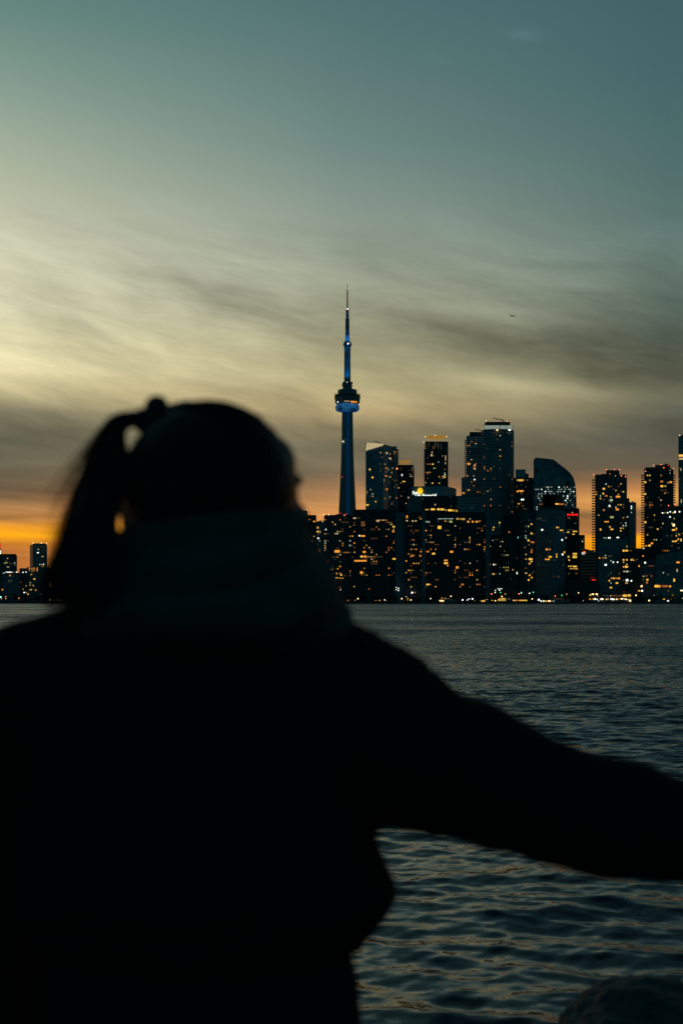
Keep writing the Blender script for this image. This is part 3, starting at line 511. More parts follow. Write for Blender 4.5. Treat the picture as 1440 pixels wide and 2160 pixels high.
B('apartment_tower', 'dark tower with balconies on both sides and red beacons, right of the thin teal slab', 1358, 1420, 989, 2150, mat='black', fh=3.75, cw=3.4, lit=.055, pal='Yyoocdewe', wy=(1000, 1160), dep=34,
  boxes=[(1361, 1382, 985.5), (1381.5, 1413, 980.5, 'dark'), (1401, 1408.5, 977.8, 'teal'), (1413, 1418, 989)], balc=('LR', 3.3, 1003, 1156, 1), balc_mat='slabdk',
  beacons=[(1361, 994, 'R'), (1378, 981, 'R'), (1393.4, 979.8, 'R'), (1399.6, 986.4, 'R'), (1409, 982, 'r'), (1419.6, 988.6, 'R'), (1413, 992, 'w'), (1412.6, 998, 'w')],
  man=[(1395, 1015.6, 6, 4, 'o'), (1414, 1017, 6, 4, 'O'), (1395.4, 1025.4, 6, 4.4, 'Y'), (1402.6, 1025.4, 4, 3.6, 'y'), (1360.4, 1017, 4, 4, 'Y'), (1360.4, 1042, 4, 3.6, 'Y'), (1402, 1040, 4, 3, 'o'), (1360.6, 1101.6, 4, 4.4, 'Y'), (1379.6, 1086.6, 3, 3, 'y'), (1386.6, 1116, 3.6, 3, 'Y'), (1360.8, 1064, 4, 5, 'd'), (1374.4, 1146, 5, 4, 'O'), (1369, 1151, 6, 3.6, 'Y'), (1362, 1151.6, 4, 3, 'y'), (1357, 1156.6, 4, 3.6, 'w'), (1355.6, 1173, 3, 3, 'O')])
t = B('apartment_block', 'block with a pale arched parapet and a row of white lights near the frame edge', 1395, 1462, 1074, 2070, mat='dark', fh=3.6, cw=3.2, lit=.08, pal='YyYoce', wy=(1086, 1165), dep=9, boxes=[(1404, 1452, 1070, 'tealdk'), (1411, 1446, 1067, 'tealdk')], beacons=[(1409.6, 1066.6, 'R'), (1423, 1064.6, 'R')],
  man=[(1397, 1082, 2.6, 2.6, 'W'), (1402, 1081.6, 2, 2, 'y'), (1407.6, 1081.6, 2.6, 2.6, 'W'), (1413, 1079.6, 2.6, 2.4, 'W'), (1419, 1081.6, 2.4, 2.4, 'Y'), (1423, 1080, 3, 4, 'W'), (1432.6, 1079.4, 2.6, 2.8, 'W'), (1420.4, 1107.6, 4.4, 5.4, 'L'), (1420, 1118, 7, 3.6, 'Y'), (1426, 1118, 3, 2.6, 'o'), (1412.6, 1090.4, 3, 2.6, 'W'), (1419, 1142, 4, 3, 'Y'), (1424, 1142, 4, 3, 'Y'), (1430, 1137.6, 2.4, 4, 'Y'), (1435.6, 1138, 3, 3.4, 'Y'), (1432, 1127.6, 3.4, 3, 'y')])
B('glass_tower', 'tall glass tower cut off by the frame edge with one bright lit floor', 1430.3, 1490, 918.6, 2300, mat='glass', fh=3.6, dep=30, lit=.04, pal='ecwy', wy=(985, 1060), beacons=[(1433, 918, 'L')], man=[(1437, 961, 13, 5, 'Y'), (1437, 967.6, 12, 4, 'c'), (1435.6, 990, 2, 6, 'g'), (1436.4, 1057, 2, 8, 'g')])
B('low_block', 'mauve grey low block with a short line of reddish lights, below the twin cored tower', 1352.5, 1396, 1184.5, 1985, mat='purple', fh=3.6, cw=3.4, dep=20, boxes=[(1362, 1388, 1180, 'purple')],
  man=[(1373, 1194, 13, 2, 'd'), (1360, 1187, 3.4, 3.4, 'W'), (1356.7, 1215.8, 3, 3, 'g'), (1363, 1215, 5, 4, 'd'), (1373.6, 1215, 4, 4.4, 'd'), (1365, 1223, 4, 4, 'Y'), (1364, 1229, 4, 4, 'o'), (1356.6, 1223, 2.6, 3, 'e'), (1352.6, 1236.6, 3.4, 4, 'L'), (1347.6, 1246.4, 5, 2.6, 'Y'), (1353.8, 1246.4, 3, 3, 'P'), (1388, 1209, 7, 2.6, 'e'), (1388.4, 1210, 2.4, 2, 'w')])
t = arched('terminal_hall', 'long low hall with a curved grey roof at the right end of the waterfront', [(1382, 1178), (1384, 1172), (1396, 1169.5), (1415, 1166), (1440, 1162.5), (1470, 1162)], 1968, 30, 'mid', 0)
for (x, y, w, h, k) in ((1380, 1236.6, 8, 5, 'Y'), (1389, 1236.8, 7, 4.4, 'O'), (1397.6, 1236.6, 2, 4.4, 'o'), (1404, 1236.6, 7, 3.6, 'o'), (1412.6, 1237, 4, 4, 'O'), (1429.6, 1186.4, 6.4, 3.4, 'O'), (1427.6, 1203.4, 2, 6, 'c'), (1421.4, 1224, 3.4, 6, 'Y'), (1398.6, 1208.4, 2.4, 2.4, 'w'), (1408.6, 1212, 4, 2.4, 'e'), (1437.6, 1245.8, 6, 2, 'L'), (1409, 1246.6, 4, 2.6, 'd')):
    if x > 1383: place_window(t, k, W(x, y, 1967.8), 0, w / F * 1968, h / F * 1968)
    else: place_window(t, k, W(x + 4, y, 1967.8), 0, w / F * 1968, h / F * 1968)
rblock(t, 1396, 1470, 1190, 1193, 1965, 2, M['tealdk'], 'canopy')
B('low_block', 'brown lit edge block between the yellow floored block and the mauve block', 1344, 1353, 1183, 2030, dep=16, mat='pale', man=[(1347, 1194, 3, 3, 'Y')])
B('low_block', 'dark low block behind the gap of orange sky', 1340, 1360, 1158, 2250, dep=16, mat='black', boxes=[(1342, 1349, 1156.8, 'black')], man=[(1343, 1174, .1, .1, 'k')])
B('low_block', 'low dark waterfront shed below the beige office block', 1196, 1264, 1226, 1990, dep=16, mat='black', lit=.0)
# ------------------------------------------------------------------ broadcast tower
def broadcast_tower():
    d = 2400.0; k = d / F; cx = 732.4
    c = W(cx, 1271, d); root = empty('broadcast_tower', (c.x, c.y, GZ)); tag(root, 'very tall concrete broadcast tower with a round pod and a thin antenna, lit in blue', 'tower')
    H = lambda y: zof(y, d) - GZ
    # shaft: three tapering legs round a six sided core
    def sec(r, core, a0=math.radians(-30)):
        P = []
        for i in range(3):
            a = a0 + i * 2 * math.pi / 3
            t = 0.30
            P += [(core * math.cos(a - 1.0), core * math.sin(a - 1.0)), (r * math.cos(a) + t * core * math.sin(a), r * math.sin(a) - t * core * math.cos(a)), (r * math.cos(a) - t * core * math.sin(a), r * math.sin(a) + t * core * math.cos(a)), (core * math.cos(a + 1.0), core * math.sin(a + 1.0))]
        return P
    lv = [(1271, 33, 8), (1180, 24.5, 7.8), (1085, 17.6, 7.6), (1030, 15.0, 7.3), (980, 12.8, 7.0), (930, 11.4, 6.6), (868, 10.6, 6.3), (835, 10.3, 6.2)]
    bm = bmesh.new(); rings = []
    for y, hw, co in lv:
        rings.append([bm.verts.new((p[0], p[1], max(0, H(y)))) for p in sec(hw * k / math.cos(math.radians(30)) * 0.985, co * k)])
    for a, b in zip(rings, rings[1:]):
        for i in range(12): bm.faces.new((a[i], a[(i+1) % 12], b[(i+1) % 12], b[i]))
    bm.faces.new(rings[-1]); bmesh.ops.recalc_face_normals(bm, faces=bm.faces[:])
    obj('shaft', bm, M['conc'], root)
    # blue LED elevator strip between the two front legs
    bm = bmesh.new(); co = 7.0 * k
    led = glow('led_blue_strip', (0.0, 0.070, 0.24), 0.22); led2 = glow('led_blue_pod', (0.01, 0.14, 0.42), 0.62)
    front = []
    for y, hw, cr in lv[1:]:
        yy = -(cr * k) * 1.14
        front.append((bm.verts.new((-1.5 * k, yy, max(0, H(y)))), bm.verts.new((3.7 * k, yy, max(0, H(y))))))
    for a, b in zip(front, front[1:]): bm.faces.new((a[0], a[1], b[1], b[0]))
    r_ = bmesh.ops.extrude_face_region(bm, geom=bm.faces[:]); bmesh.ops.translate(bm, vec=(0, 0.9, 0), verts=[e for e in r_['geom'] if isinstance(e, bmesh.types.BMVert)])
    obj('led_strip', bm, led, root)
    def lz(name, prof, m, n=40, sm=True, par=root):
        bm = bmesh.new(); lathe(bm, [(r * k, H(y)) for r, y in prof], n)
        o = obj(name, bm, m, par); return smooth(o) if sm else o
    dark = plain('pod_cladding', (0.22, 0.24, 0.25), 0.5, 0.2, 0.2, 0.2)
    lz('radome', [(10, 868.2), (17, 868.6), (22.5, 867.2), (25, 864.2), (25.6, 860.6), (25, 857), (23.5, 853.6), (20, 852.4), (10, 852.2)], None, 56).data.materials.append(radome_mat())
    lz('restaurant_level', [(20, 852.2), (24.4, 851), (26.6, 848.2), (25.2, 847)], dark, 48, False)
    lz('observation_deck', [(22, 847), (26, 846.4), (27.4, 838.6), (27.6, 836.6), (24, 836)], dark, 48, False)
    lz('upper_ledge', [(20, 836), (26.6, 834.8), (27, 833.2), (21, 833), (20.4, 832.6), (20, 822.6), (14, 821.8)], dark, 48, False)
    bm = bmesh.new()
    for i in range(40):
        a = 2 * math.pi * i / 40; r = 27 * k
        bx(bm, -.12, .12, -.12, .12, H(833.2), H(830.8), Matrix.Rotation(a, 3, 'Z'), (r * math.cos(a), r * math.sin(a), 0))
    for i in range(40):
        a = 2 * math.pi * (i + .5) / 40; bx(bm, -.1, .1, -2.2 * k * .8, 2.2 * k * .8, H(831.0), H(830.7), Matrix.Rotation(a, 3, 'Z'), (27 * k * math.cos(a), 27 * k * math.sin(a), 0))
    obj('railing', bm, M['steel'], root)
    lz('equipment_level', [(9.6, 822), (9.4, 811), (10.4, 810), (10.4, 806), (7, 805.6)], dark, 24, False)
    bm = bmesh.new(); rnd = random.Random(2)
    for i in range(26):
        a = rnd.uniform(0, 6.28); r = 10.2 * k; z = H(rnd.uniform(806, 821)); bx(bm, -.9, .9, -.8, .8, -1.0, 1.0, Matrix.Rotation(a, 3, 'Z'), (r * math.cos(a), r * math.sin(a), z))
    obj('dish_cluster', bm, dark, root)
    lz('upper_shaft', [(6.9, 806), (6.6, 732)], M['conc'], 6, False)
    lz('upper_pod', [(6, 733), (7, 731.5), (9, 728.2), (9.1, 727), (8, 722.4), (6.2, 720.4), (4.5, 720.2)], plain('small_pod_cladding', (.3, .31, .32), .4), 24)
    am = plain('antenna_white_steel', (.28, .29, .30), .45)
    lz('antenna', [(4.4, 720.5), (4.2, 674.5), (3.4, 674), (3.3, 654), (1.5, 653.6), (1.25, 612.5), (.7, 612), (.6, 599.5), (.1, 599)], am, 12)
    bm = bmesh.new()
    for y in (674, 690, 705, 654):
        lathe(bm, [(4.9 * k if y > 660 else 3.7 * k, H(y)), (4.9 * k if y > 660 else 3.7 * k, H(y - .9))], 12)
    obj('antenna_collar', bm, M['steel'], root)
    for x, y, kk, r in ((732.6, 609.6, 'c', 1.3), (732.6, 653.2, 'P', 1.3), (730, 654.5, 'r', .8), (735, 654.5, 'r', .8), (732.5, 631, 'r', .9), (734, 726, 'P', 1.7), (731.8, 807.4, 'W', 1.4), (735.4, 821, 'k', 1.2), (723.2, 932.2, 'W', 1.6), (721.2, 1006.8, 'r', 1.2), (734.5, 912, 'k', 1.2), (712.4, 851.6, 'W', 1.5)):
        o = bpy.data.objects.new('warning_light', BALL[kk]); link(o, root); o.scale = (r * .75,) * 3
        hw = 28 if 836 < y < 853 else (10.6 if y > 870 else 9.5)
        o.location = ((x - cx) * k, -hw * k * (1.0 if y > 800 and y < 900 else .95), H(y))
    for x in (727.4, 731.2, 734.8, 741, 743, 746.6, 750.6, 751.4):
        kk = 'O' if x > 740 else 'c'
        a = math.asin((x - cx) / 26.6)
        place_window(root, kk, root.location + Vector((26.6 * k * math.sin(a), -26.6 * k * math.cos(a) - .1, H(849.6 + (x > 740) * 1.0))), a, 1.7 if x < 740 else 2.6, 1.7 if x < 740 else 2.6)
    # blue floodlights standing on the ledges (the tower is lit up in the photograph)
    def flood(x, y, dy, e, ty, spot=70):
        li = bpy.data.lights.new('tower_floodlight', 'SPOT'); li.color = (0.0, 0.26, 1.0); li.energy = e * .09; li.spot_size = math.radians(spot); li.spot_blend = .9; li.shadow_soft_size = .6
        o = bpy.data.objects.new('floodlight', li); link(o, root); p = Vector(((x - cx) * k, dy, H(y))); o.location = p
        o.rotation_euler = (Vector((0, 0, H(ty))) - p).to_track_quat('-Z', 'Y').to_euler()
    flood(727, 805, -16, 9.0e4, 770, 75); flood(738, 805, -16, 5.0e4, 765, 75)
    flood(732, 723, -9.5, 6.0e4, 706, 85); flood(733, 672, -5.5, 1.1e4, 664, 80); flood(733, 672, -7, 5.0e3, 640, 40)
    flood(726, 745, -15, 2.0e4, 729, 60); flood(740, 770, -14, 1.5e4, 745, 80)
def radome_mat():
    m, N, L, P = newmat('radome_led_blue')
    P.inputs['Base Color'].default_value = (.3, .32, .34, 1)
    tc = N.new('ShaderNodeTexCoord'); nz = N.new('ShaderNodeTexNoise'); nz.inputs['Scale'].default_value = .11; nz.inputs['Detail'].default_value = 2
    L.new(tc.outputs['Object'], nz.inputs['Vector'])
    cr = N.new('ShaderNodeValToRGB'); e = cr.color_ramp.elements; e[0].position = .40; e[0].color = (.001, .012, .04, 1); e[1].position = .60; e[1].color = (.02, .18, .50, 1)
    L.new(nz.outputs['Fac'], cr.inputs[0]); L.new(cr.outputs[0], P.inputs['Emission Color']); P.inputs['Emission Strength'].default_value = .42
    return m
broadcast_tower()

# ------------------------------------------------------------------ aeroplane
def plane():
    d = 8000; k = d / F; c = W(1081.3, 666.2, d)
    root = empty('airliner', c); tag(root, 'small dark airliner flying alone in the grey sky above the skyline', 'aeroplane'); root.rotation_euler = (0, math.radians(2.5), math.radians(14))
    m = plain('airliner_paint', (.10, .11, .11), .4, .0, .1)
    bm = bmesh.new(); lathe(bm, [(.1, -18), (.8, -17), (1.5, -13), (1.95, -8), (2, 10), (1.8, 14), (1.1, 17), (.2, 18.5)], 16)
    o = obj('fuselage', bm, m, root); o.rotation_euler = (0, math.radians(90), 0); smooth(o)
    for s in (-1, 1):
        bm = bmesh.new(); vs = [bm.verts.new(v) for v in ((4, s * 1.5, -.6), (-2, s * 1.5, -.6), (-8, s * 17, 1.2), (-5.6, s * 17, 1.2))]
        bm.faces.new(vs); r_ = bmesh.ops.extrude_face_region(bm, geom=bm.faces[:]); bmesh.ops.translate(bm, vec=(0, 0, .6), verts=[e for e in r_['geom'] if isinstance(e, bmesh.types.BMVert)]); obj('wing', bm, m, root)
        bm = bmesh.new(); lathe(bm, [(.9, -2), (1.2, -1), (1.25, 1), (1.1, 2)], 14); o = obj('engine', bm, m, root, (1.5, s * 6, -1.7)); o.rotation_euler = (0, math.radians(90), 0)
        bm = bmesh.new(); vs = [bm.verts.new(v) for v in ((-13, s * .8, .8), (-16, s * .8, .8), (-18.5, s * 6, 1.3), (-17, s * 6, 1.3))]
        bm.faces.new(vs); r_ = bmesh.ops.extrude_face_region(bm, geom=bm.faces[:]); bmesh.ops.translate(bm, vec=(0, 0, .35), verts=[e for e in r_['geom'] if isinstance(e, bmesh.types.BMVert)]); obj('tailplane', bm, m, root)
    bm = bmesh.new(); vs = [bm.verts.new(v) for v in ((-11, -.2, 1.6), (-16.5, -.2, 1.2), (-19, -.2, 6.6), (-16.6, -.2, 6.6))]
    bm.faces.new(vs); r_ = bmesh.ops.extrude_face_region(bm, geom=bm.faces[:]); bmesh.ops.translate(bm, vec=(0, .4, 0), verts=[e for e in r_['geom'] if isinstance(e, bmesh.types.BMVert)]); obj('tail_fin', bm, m, root)
plane()

# ------------------------------------------------------------------ far shore
bm = bmesh.new()
bx(bm, -9000, 9000, D1, 30000, -3, GZ); o = obj('far_shore_ground', bm, M['land']); tag(o, kind='structure')
bm = bmesh.new(); bx(bm, -1400, 1400, D1 - 3, D1 - 0.01, -3, GZ - .15); bx(bm, -1400, 1400, D1 - 3.2, D1 - 2.4, GZ - .14, GZ + .12); o = obj('quay_edge', bm, M['quay']); tag(o, kind='structure')
# trees
def tree_meshes(seed):
    rnd = random.Random(seed); H = 11.0
    bm = bmesh.new(); tube(bm, [(0, 0, 0), (.1, 0, 2), (0, .1, 4.5), (.2, .1, 8)], [.35, .28, .2, .06], 7)
    for i in range(5):
        a = rnd.uniform(0, 6.28); z = rnd.uniform(2.6, 5.5); L_ = rnd.uniform(2, 3.4); tube(bm, [(0, 0, z), (math.cos(a) * L_ * .5, math.sin(a) * L_ * .5, z + 1), (math.cos(a) * L_, math.sin(a) * L_, z + 2.6)], [.14, .1, .03], 5)
    tr = bpy.data.meshes.new('trunk'); bm.to_mesh(tr); bm.free(); tr.materials.append(M['bark'])
    bm = bmesh.new(); cl = [(rnd.uniform(-2.6, 2.6), rnd.uniform(-2.6, 2.6), rnd.uniform(4, 9.2), rnd.uniform(1.1, 2.0)) for _ in range(13)]
    for x, y, z, r in cl:
        for _ in range(48):
            v = Vector((rnd.gauss(0, 1), rnd.gauss(0, 1), rnd.gauss(0, .8))); v.normalize(); v *= r * rnd.uniform(.55, 1.1)
            p = Vector((x, y, z)) + v; s = rnd.uniform(.16, .34); q = Matrix.Rotation(rnd.uniform(0, 6.28), 3, Vector((rnd.gauss(0, 1), rnd.gauss(0, 1), rnd.gauss(0, 1))).normalized())
            bm.faces.new([bm.verts.new(p + q @ Vector(c)) for c in ((-s, -s, 0), (s, -s * .6, 0), (s * .8, s, 0), (-s, s * .7, 0))])
    cr = bpy.data.meshes.new('crown'); bm.to_mesh(cr); bm.free(); cr.materials.append(M['leaf'])
    return tr, cr
TM = [tree_meshes(i) for i in range(5)]
rnd = random.Random(11)
px = -40.0; spots = []
while px < 1480:
    px += rnd.uniform(7, 15)
    if 200 < px < 700: continue
    if 1238 < px < 1332 or 1130 < px < 1140: continue
    spots.append(px)
for i, px in enumerate(spots):
    d = D1 + rnd.uniform(14, 48); tr, cr = TM[i % 5]; s = rnd.uniform(.65, 1.15)
    c = W(px, 1271, d); root = empty('waterfront_tree', (c.x, c.y, GZ)); root.scale = (s * 1.1, s * 1.1, s); root.rotation_euler = (0, 0, rnd.uniform(0, 6))
    tag(root, 'dark leafy tree in the unlit row of trees along the waterfront', 'tree', 'trees along the far waterfront')
    link(bpy.data.objects.new('trunk', tr), root); link(bpy.data.objects.new('crown', cr), root)
# waterfront lamps
lamps = []
def z5(x, y): return 700 + x / 3.79, 1220 + y / 3.79
def z6(x, y): return 1060 + x / 3.79, 1220 + y / 3.79
NM = {'W': 'white', 'L': 'warm', 'Y': 'yellow', 'y': 'dim yellow', 'O': 'orange', 'R': 'orange red', 'r': 'red', 'G': 'green', 'C': 'cyan', 'P': 'bluish white', 'c': 'dim cream', 'o': 'dim orange', 'w': 'dim white'}
for zz, L_ in ((z5, ((68,90,'W',1),(125,177,'O',.8),(138,176,'o',.7),(184,176,'y',.8),(207,163,'L',1.2),(350,178,'O',.7),(380,177,'O',1.1),(420,172,'W',.9),(429,178,'c',.8),(558,163,'L',1.2),(590,147,'W',1.2),(605,163,'Y',1),(606,174,'y',.8),(630,173,'L',1.1),(640,115,'P',1.5),(664,113,'y',1.1),(513,73,'W',.8),(513,90,'W',.9),(787,162,'W',1),(900,160,'c',.8),(950,143,'L',1.1),(998,185,'O',.8),(1043,173,'P',1.2),(1082,173,'W',1),(1095,165,'W',1),(1122,164,'P',1.2),(1140,178,'y',.7),(1275,125,'R',1.1),(1258,85,'P',.9),(1327,83,'W',.8),(1342,83,'W',.9),(1356,84,'W',.8),(1338,95,'W',1.1),(1305,97,'W',.9),(1303,113,'W',1),(1347,113,'G',1),(1383,126,'O',1.2),(1357,145,'L',1.2),(1280,177,'Y',1),(1305,180,'L',1.1))),
    (z6, ((130,124,'R',1.1),(148,112,'G',.9),(148,118,'C',.9),(214,120,'W',1.1),(243,112,'G',1.1),(235,165,'L',1.1),(287,172,'P',1.5),(404,182,'c',.8),(418,142,'R',.8),(472,137,'G',1.1),(510,123,'c',.9),(510,130,'y',.9),(605,116,'L',1),(643,180,'c',.8),(1065,136,'L',1.3),(1018,180,'L',1.3),(1170,178,'L',1.5),(1208,137,'w',1),(1283,167,'Y',.9),(1292,166,'Y',1),(1322,180,'W',1.3),(1314,180,'w',.9),(1357,137,'Y',1.2),(1345,166,'o',.7),(1436,160,'w',1.0),(768,181,'w',.9)))):
    for x, y, k, r in L_: lamps.append((*zz(x, y), k, r))
lamps += [(1.5, 1259.5, 'C', 1.2), (12, 1259, 'Y', 1.2), (12, 1263, 'Y', .9), (3, 1263, 'Y', .8), (40, 1262, 'O', 1.2), (105.5, 1265.6, 'Y', 1.1), (115.5, 1266.6, 'y', .9), (122, 1265, 'R', .8), (126, 1262, 'o', .9), (128.6, 1266.4, 'L', 1), (134, 1255, 'w', 1)]
near = [('below the sloping roofed block', -20, 60), ('beyond the ponytail tip', 60, 140), ('in front of the broadcast tower foot', 690, 745), ('below the big dark orange windowed slab', 745, 838), ('below the unlit stair slab', 838, 862), ('below the widest waterside block', 862, 1010), ('below the centre dark office block', 1010, 1085), ('below the slab striped tower', 1085, 1132), ('below the unlit glass slab', 1132, 1195), ('beside the low dark shed', 1195, 1242), ('beside the bright restaurant pavilion', 1242, 1345), ('below the mauve block', 1345, 1400), ('in front of the curved roof hall', 1400, 1480)]
seen = {}
for i, (x, y, k, r) in enumerate(lamps):
    d = D1 + 6 if y > 1259 else D1 + 60
    c = W(x, y, d); h = c.z - GZ
    root = empty('street_lamp', (c.x, c.y, GZ))
    where = next((n for n, a, b in near if a <= x < b), 'on the waterfront')
    hh = 'tall' if y < 1254 else ('high' if y < 1260 else 'low')
    lab = '%s lamp with %s light standing %s' % (hh, NM[k], where)
    tag(root, lab, 'lamp', 'waterfront lamps with %s light %s' % (NM[k], where))
    bm = bmesh.new(); tube(bm, [(0, 0.5, 0), (0, .5, h * .96), (0, .3, h + .6)], [.16, .1, .08], 6); bx(bm, -.35, .35, -.3, .4, h + .55, h + .7); obj('post', bm, M['steel'], root)
    o = bpy.data.objects.new('lamp_head', BALL[k]); link(o, root); o.location = (0, 0, h); o.scale = (r * .8,) * 3

# waterfront pavilions and moored ferries
def pavilion(name, label, x0, x1, yr, d, dep, lights, storeys=1, curved=False, cat='building', roofmat='tealdk'):
    c = W((x0 + x1) / 2, 1271, d + dep / 2); root = empty(name, (c.x, c.y, GZ)); tag(root, label, cat)
    w = (x1 - x0) / F * d; h = zof(yr, d) - GZ
    bm = bmesh.new(); prism(bm, [(-w/2 + .5, -dep/2 + 1), (w/2 - .5, -dep/2 + 1), (w/2 - .5, dep/2), (-w/2 + .5, dep/2)], 0, h - .4); obj('wall', bm, M['dark'], root)
    bm = bmesh.new()
    n = 12
    for i in range(n):
        a, b = -w/2 + w * i / n, -w/2 + w * (i + 1) / n; za = h + (math.sin(math.pi * i / n) * 1.6 if curved else 0); zb = h + (math.sin(math.pi * (i + 1) / n) * 1.6 if curved else 0)
        vs = [bm.verts.new(v) for v in ((a, -dep/2, za - .39), (b, -dep/2, zb - .39), (b, -dep/2, zb), (a, -dep/2, za), (a, dep/2 + .5, za - .39), (b, dep/2 + .5, zb - .39), (b, dep/2 + .5, zb), (a, dep/2 + .5, za))]
        for f in ((0,1,2,3),(3,2,6,7),(7,6,5,4),(4,5,1,0)): bm.faces.new([vs[q] for q in f])
    obj('roof', bm, M[roofmat], root)
    bm = bmesh.new()
    for i in range(int(w / 5) + 1): bx(bm, -w/2 + i * 5, -w/2 + i * 5 + .25, -dep/2 + .1, -dep/2 + .35, 0, h - .42)
    obj('colonnade', bm, M['steel'], root)
    for (x, y, ww, hh, k) in lights: place_window(root, k, W(x, y, d + .5), 0, ww / F * d, hh / F * d, 'window' if ww > 1.9 else 'lamp')
    return root
rnd = random.Random(3)
L1 = [(x, 1263.8 + rnd.uniform(-.5, .9), rnd.uniform(1.4, 3.2), rnd.uniform(1.6, 2.8), rnd.choice('WWLLcYPO')) for x in (1243, 1245, 1250, 1253, 1255, 1258.6, 1265.6, 1268, 1271, 1278.6, 1282, 1289, 1291.5, 1294, 1299.5, 1302, 1304, 1310, 1312.5, 1315.5, 1318.5, 1321, 1325)]
L1 += [(1244, 1255.4, 3, 2.4, 'Y'), (1250, 1253, 4, 3, 'L'), (1258, 1253, 4, 3, 'L'), (1260, 1256.4, 2, 2, 'c'), (1246, 1254.6, 4, 2.4, 'y'), (1287.6, 1256.8, 3, 2, 'c'), (1299, 1256.6, 4, 3, 'd'), (1294, 1256.6, 5, 3, 'd'), (1310, 1256.4, 3, 2, 'd'), (1317.6, 1256.6, 9, 4.4, 'Y'), (1326.6, 1256.2, 6, 4.4, 'Y'), (1305.6, 1257, 5, 2.6, 'd'), (1280, 1257, 4, 2, 'e'), (1274, 1255.6, 4, 1.4, 'e'), (1328.4, 1267, 3.6, 3.4, 'L'), (1261.6, 1267.4, 2.4, 2.2, 'w'), (1315.4, 1249, 3, 1.6, 'd')]
pavilion('restaurant_pavilion', 'long low waterfront pavilion ablaze with a row of white and yellow lights', 1240, 1332, 1251.5, D1 + 12, 14, L1)
L2 = [(1059, 1265, 15, 5.4, 'y'), (1060, 1262.6, 8, 2, 'Y'), (1073, 1263.4, 6, 3, 'e'), (1051.5, 1265.6, 3, 3, 'Y')]
pavilion('harbour_pavilion', 'small yellow lit pavilion under a low curved roof on the quay', 1047, 1082, 1261.6, D1 + 8, 10, L2, curved=True)
L3 = [(x, 1266.6, w, 2.2, k) for x, w, k in ((1081.5, 2.4, 'L'), (1086, 3.6, 'O'), (1090, 3, 'y'), (1095, 2.6, 'O'), (1098, 3, 'Y'), (1103, 5, 'Y'), (1109, 5, 'Y'))]
pavilion('harbour_shed', 'low shed with a yellow and orange lit front beside the curved roof pavilion', 1079, 1113, 1264, D1 + 9, 8, L3)
def ferry(label, x0, x1, lights, yt):
    d = D1 - 12; c = W((x0 + x1) / 2, 1271, d); root = empty('ferry', (c.x, c.y, 0)); tag(root, label, 'ferry', 'ferries moored along the far quay')
    w = (x1 - x0) / F * d; wm = M['white'] if False else plain('ferry_grey_paint', (.25, .26, .26), .5)
    bm = bmesh.new(); rings = []
    for i in range(13):
        t = -1 + 2 * i / 12; hw = 4.0 * (1 - abs(t) ** 4) + .25; sh = .5 * abs(t) ** 2
        rings.append([bm.verts.new(v) for v in ((t * w/2 * .94, 0, -.6), (t * w/2, -hw, 1.2 + sh), (t * w/2, hw, 1.2 + sh))])
    for a, b in zip(rings, rings[1:]):
        for i in range(3): bm.faces.new((a[i], a[(i+1) % 3], b[(i+1) % 3], b[i]))
    bm.faces.new(rings[0]); bm.faces.new(rings[-1]); bmesh.ops.recalc_face_normals(bm, faces=bm.faces[:]); obj('hull', bm, M['steel'], root)
    top = zof(yt, d)
    bm = bmesh.new(); bx(bm, -w * .40, w * .40, -2.9, 2.9, 1.25, top * .55 + .4); obj('cabin', bm, wm, root)
    bm = bmesh.new(); bx(bm, -w * .43, w * .43, -3.3, 3.3, top * .55 + .42, top * .55 + .65); bx(bm, -w * .12, w * .1, -2, 2, top * .55 + .66, top); obj('upper_deck', bm, wm, root)
    bm = bmesh.new(); tube(bm, [(w * .2, 0, top * .55 + .6), (w * .2, 0, top + 2.5)], [.12, .06], 5); obj('mast', bm, M['steel'], root)
    for (x, y, ww, hh, k) in lights: place_window(root, k, W(x, y, d - 3.2), 0, ww / F * d, hh / F * d)
ferry('moored ferry with three cream lights at its bow end under the widest waterside block', 926, 968, [(927.6, 1267.4, 1.8, 3, 'L'), (931, 1267.4, 2, 3, 'L'), (934.4, 1267.4, 2, 3, 'L'), (931.6, 1261.6, 2.4, 2, 'O'), (940, 1263, 3, .9, 'c'), (946, 1263, 5, .9, 'd'), (952, 1265.6, 9, .8, 'k')], 1262)
ferry('dark moored ferry with a yellow lit saloon left of the curved roof pavilion', 1008, 1036, [(1018.6, 1267.8, 8, 2.4, 'Y'), (1026, 1264.8, 4.4, 1.2, 'y')], 1262.6)
ferry('long moored ferry with white and yellow deck lights below the unlit glass slab', 1130, 1206, [(1140.6, 1268, 2.4, 2.4, 'W'), (1146, 1268, 2.6, 2.2, 'W'), (1150.6, 1268, 4, 2.2, 'Y'), (1156.6, 1268, 2.4, 2.2, 'L'), (1159.8, 1268, 2.2, 2.2, 'L'), (1167, 1268, 3, 2, 'w'), (1178, 1263.4, 20, .8, 'e'), (1185, 1268.6, 6, 1, 'k'), (1198, 1266, 6, 1, 'k')], 1262.4)
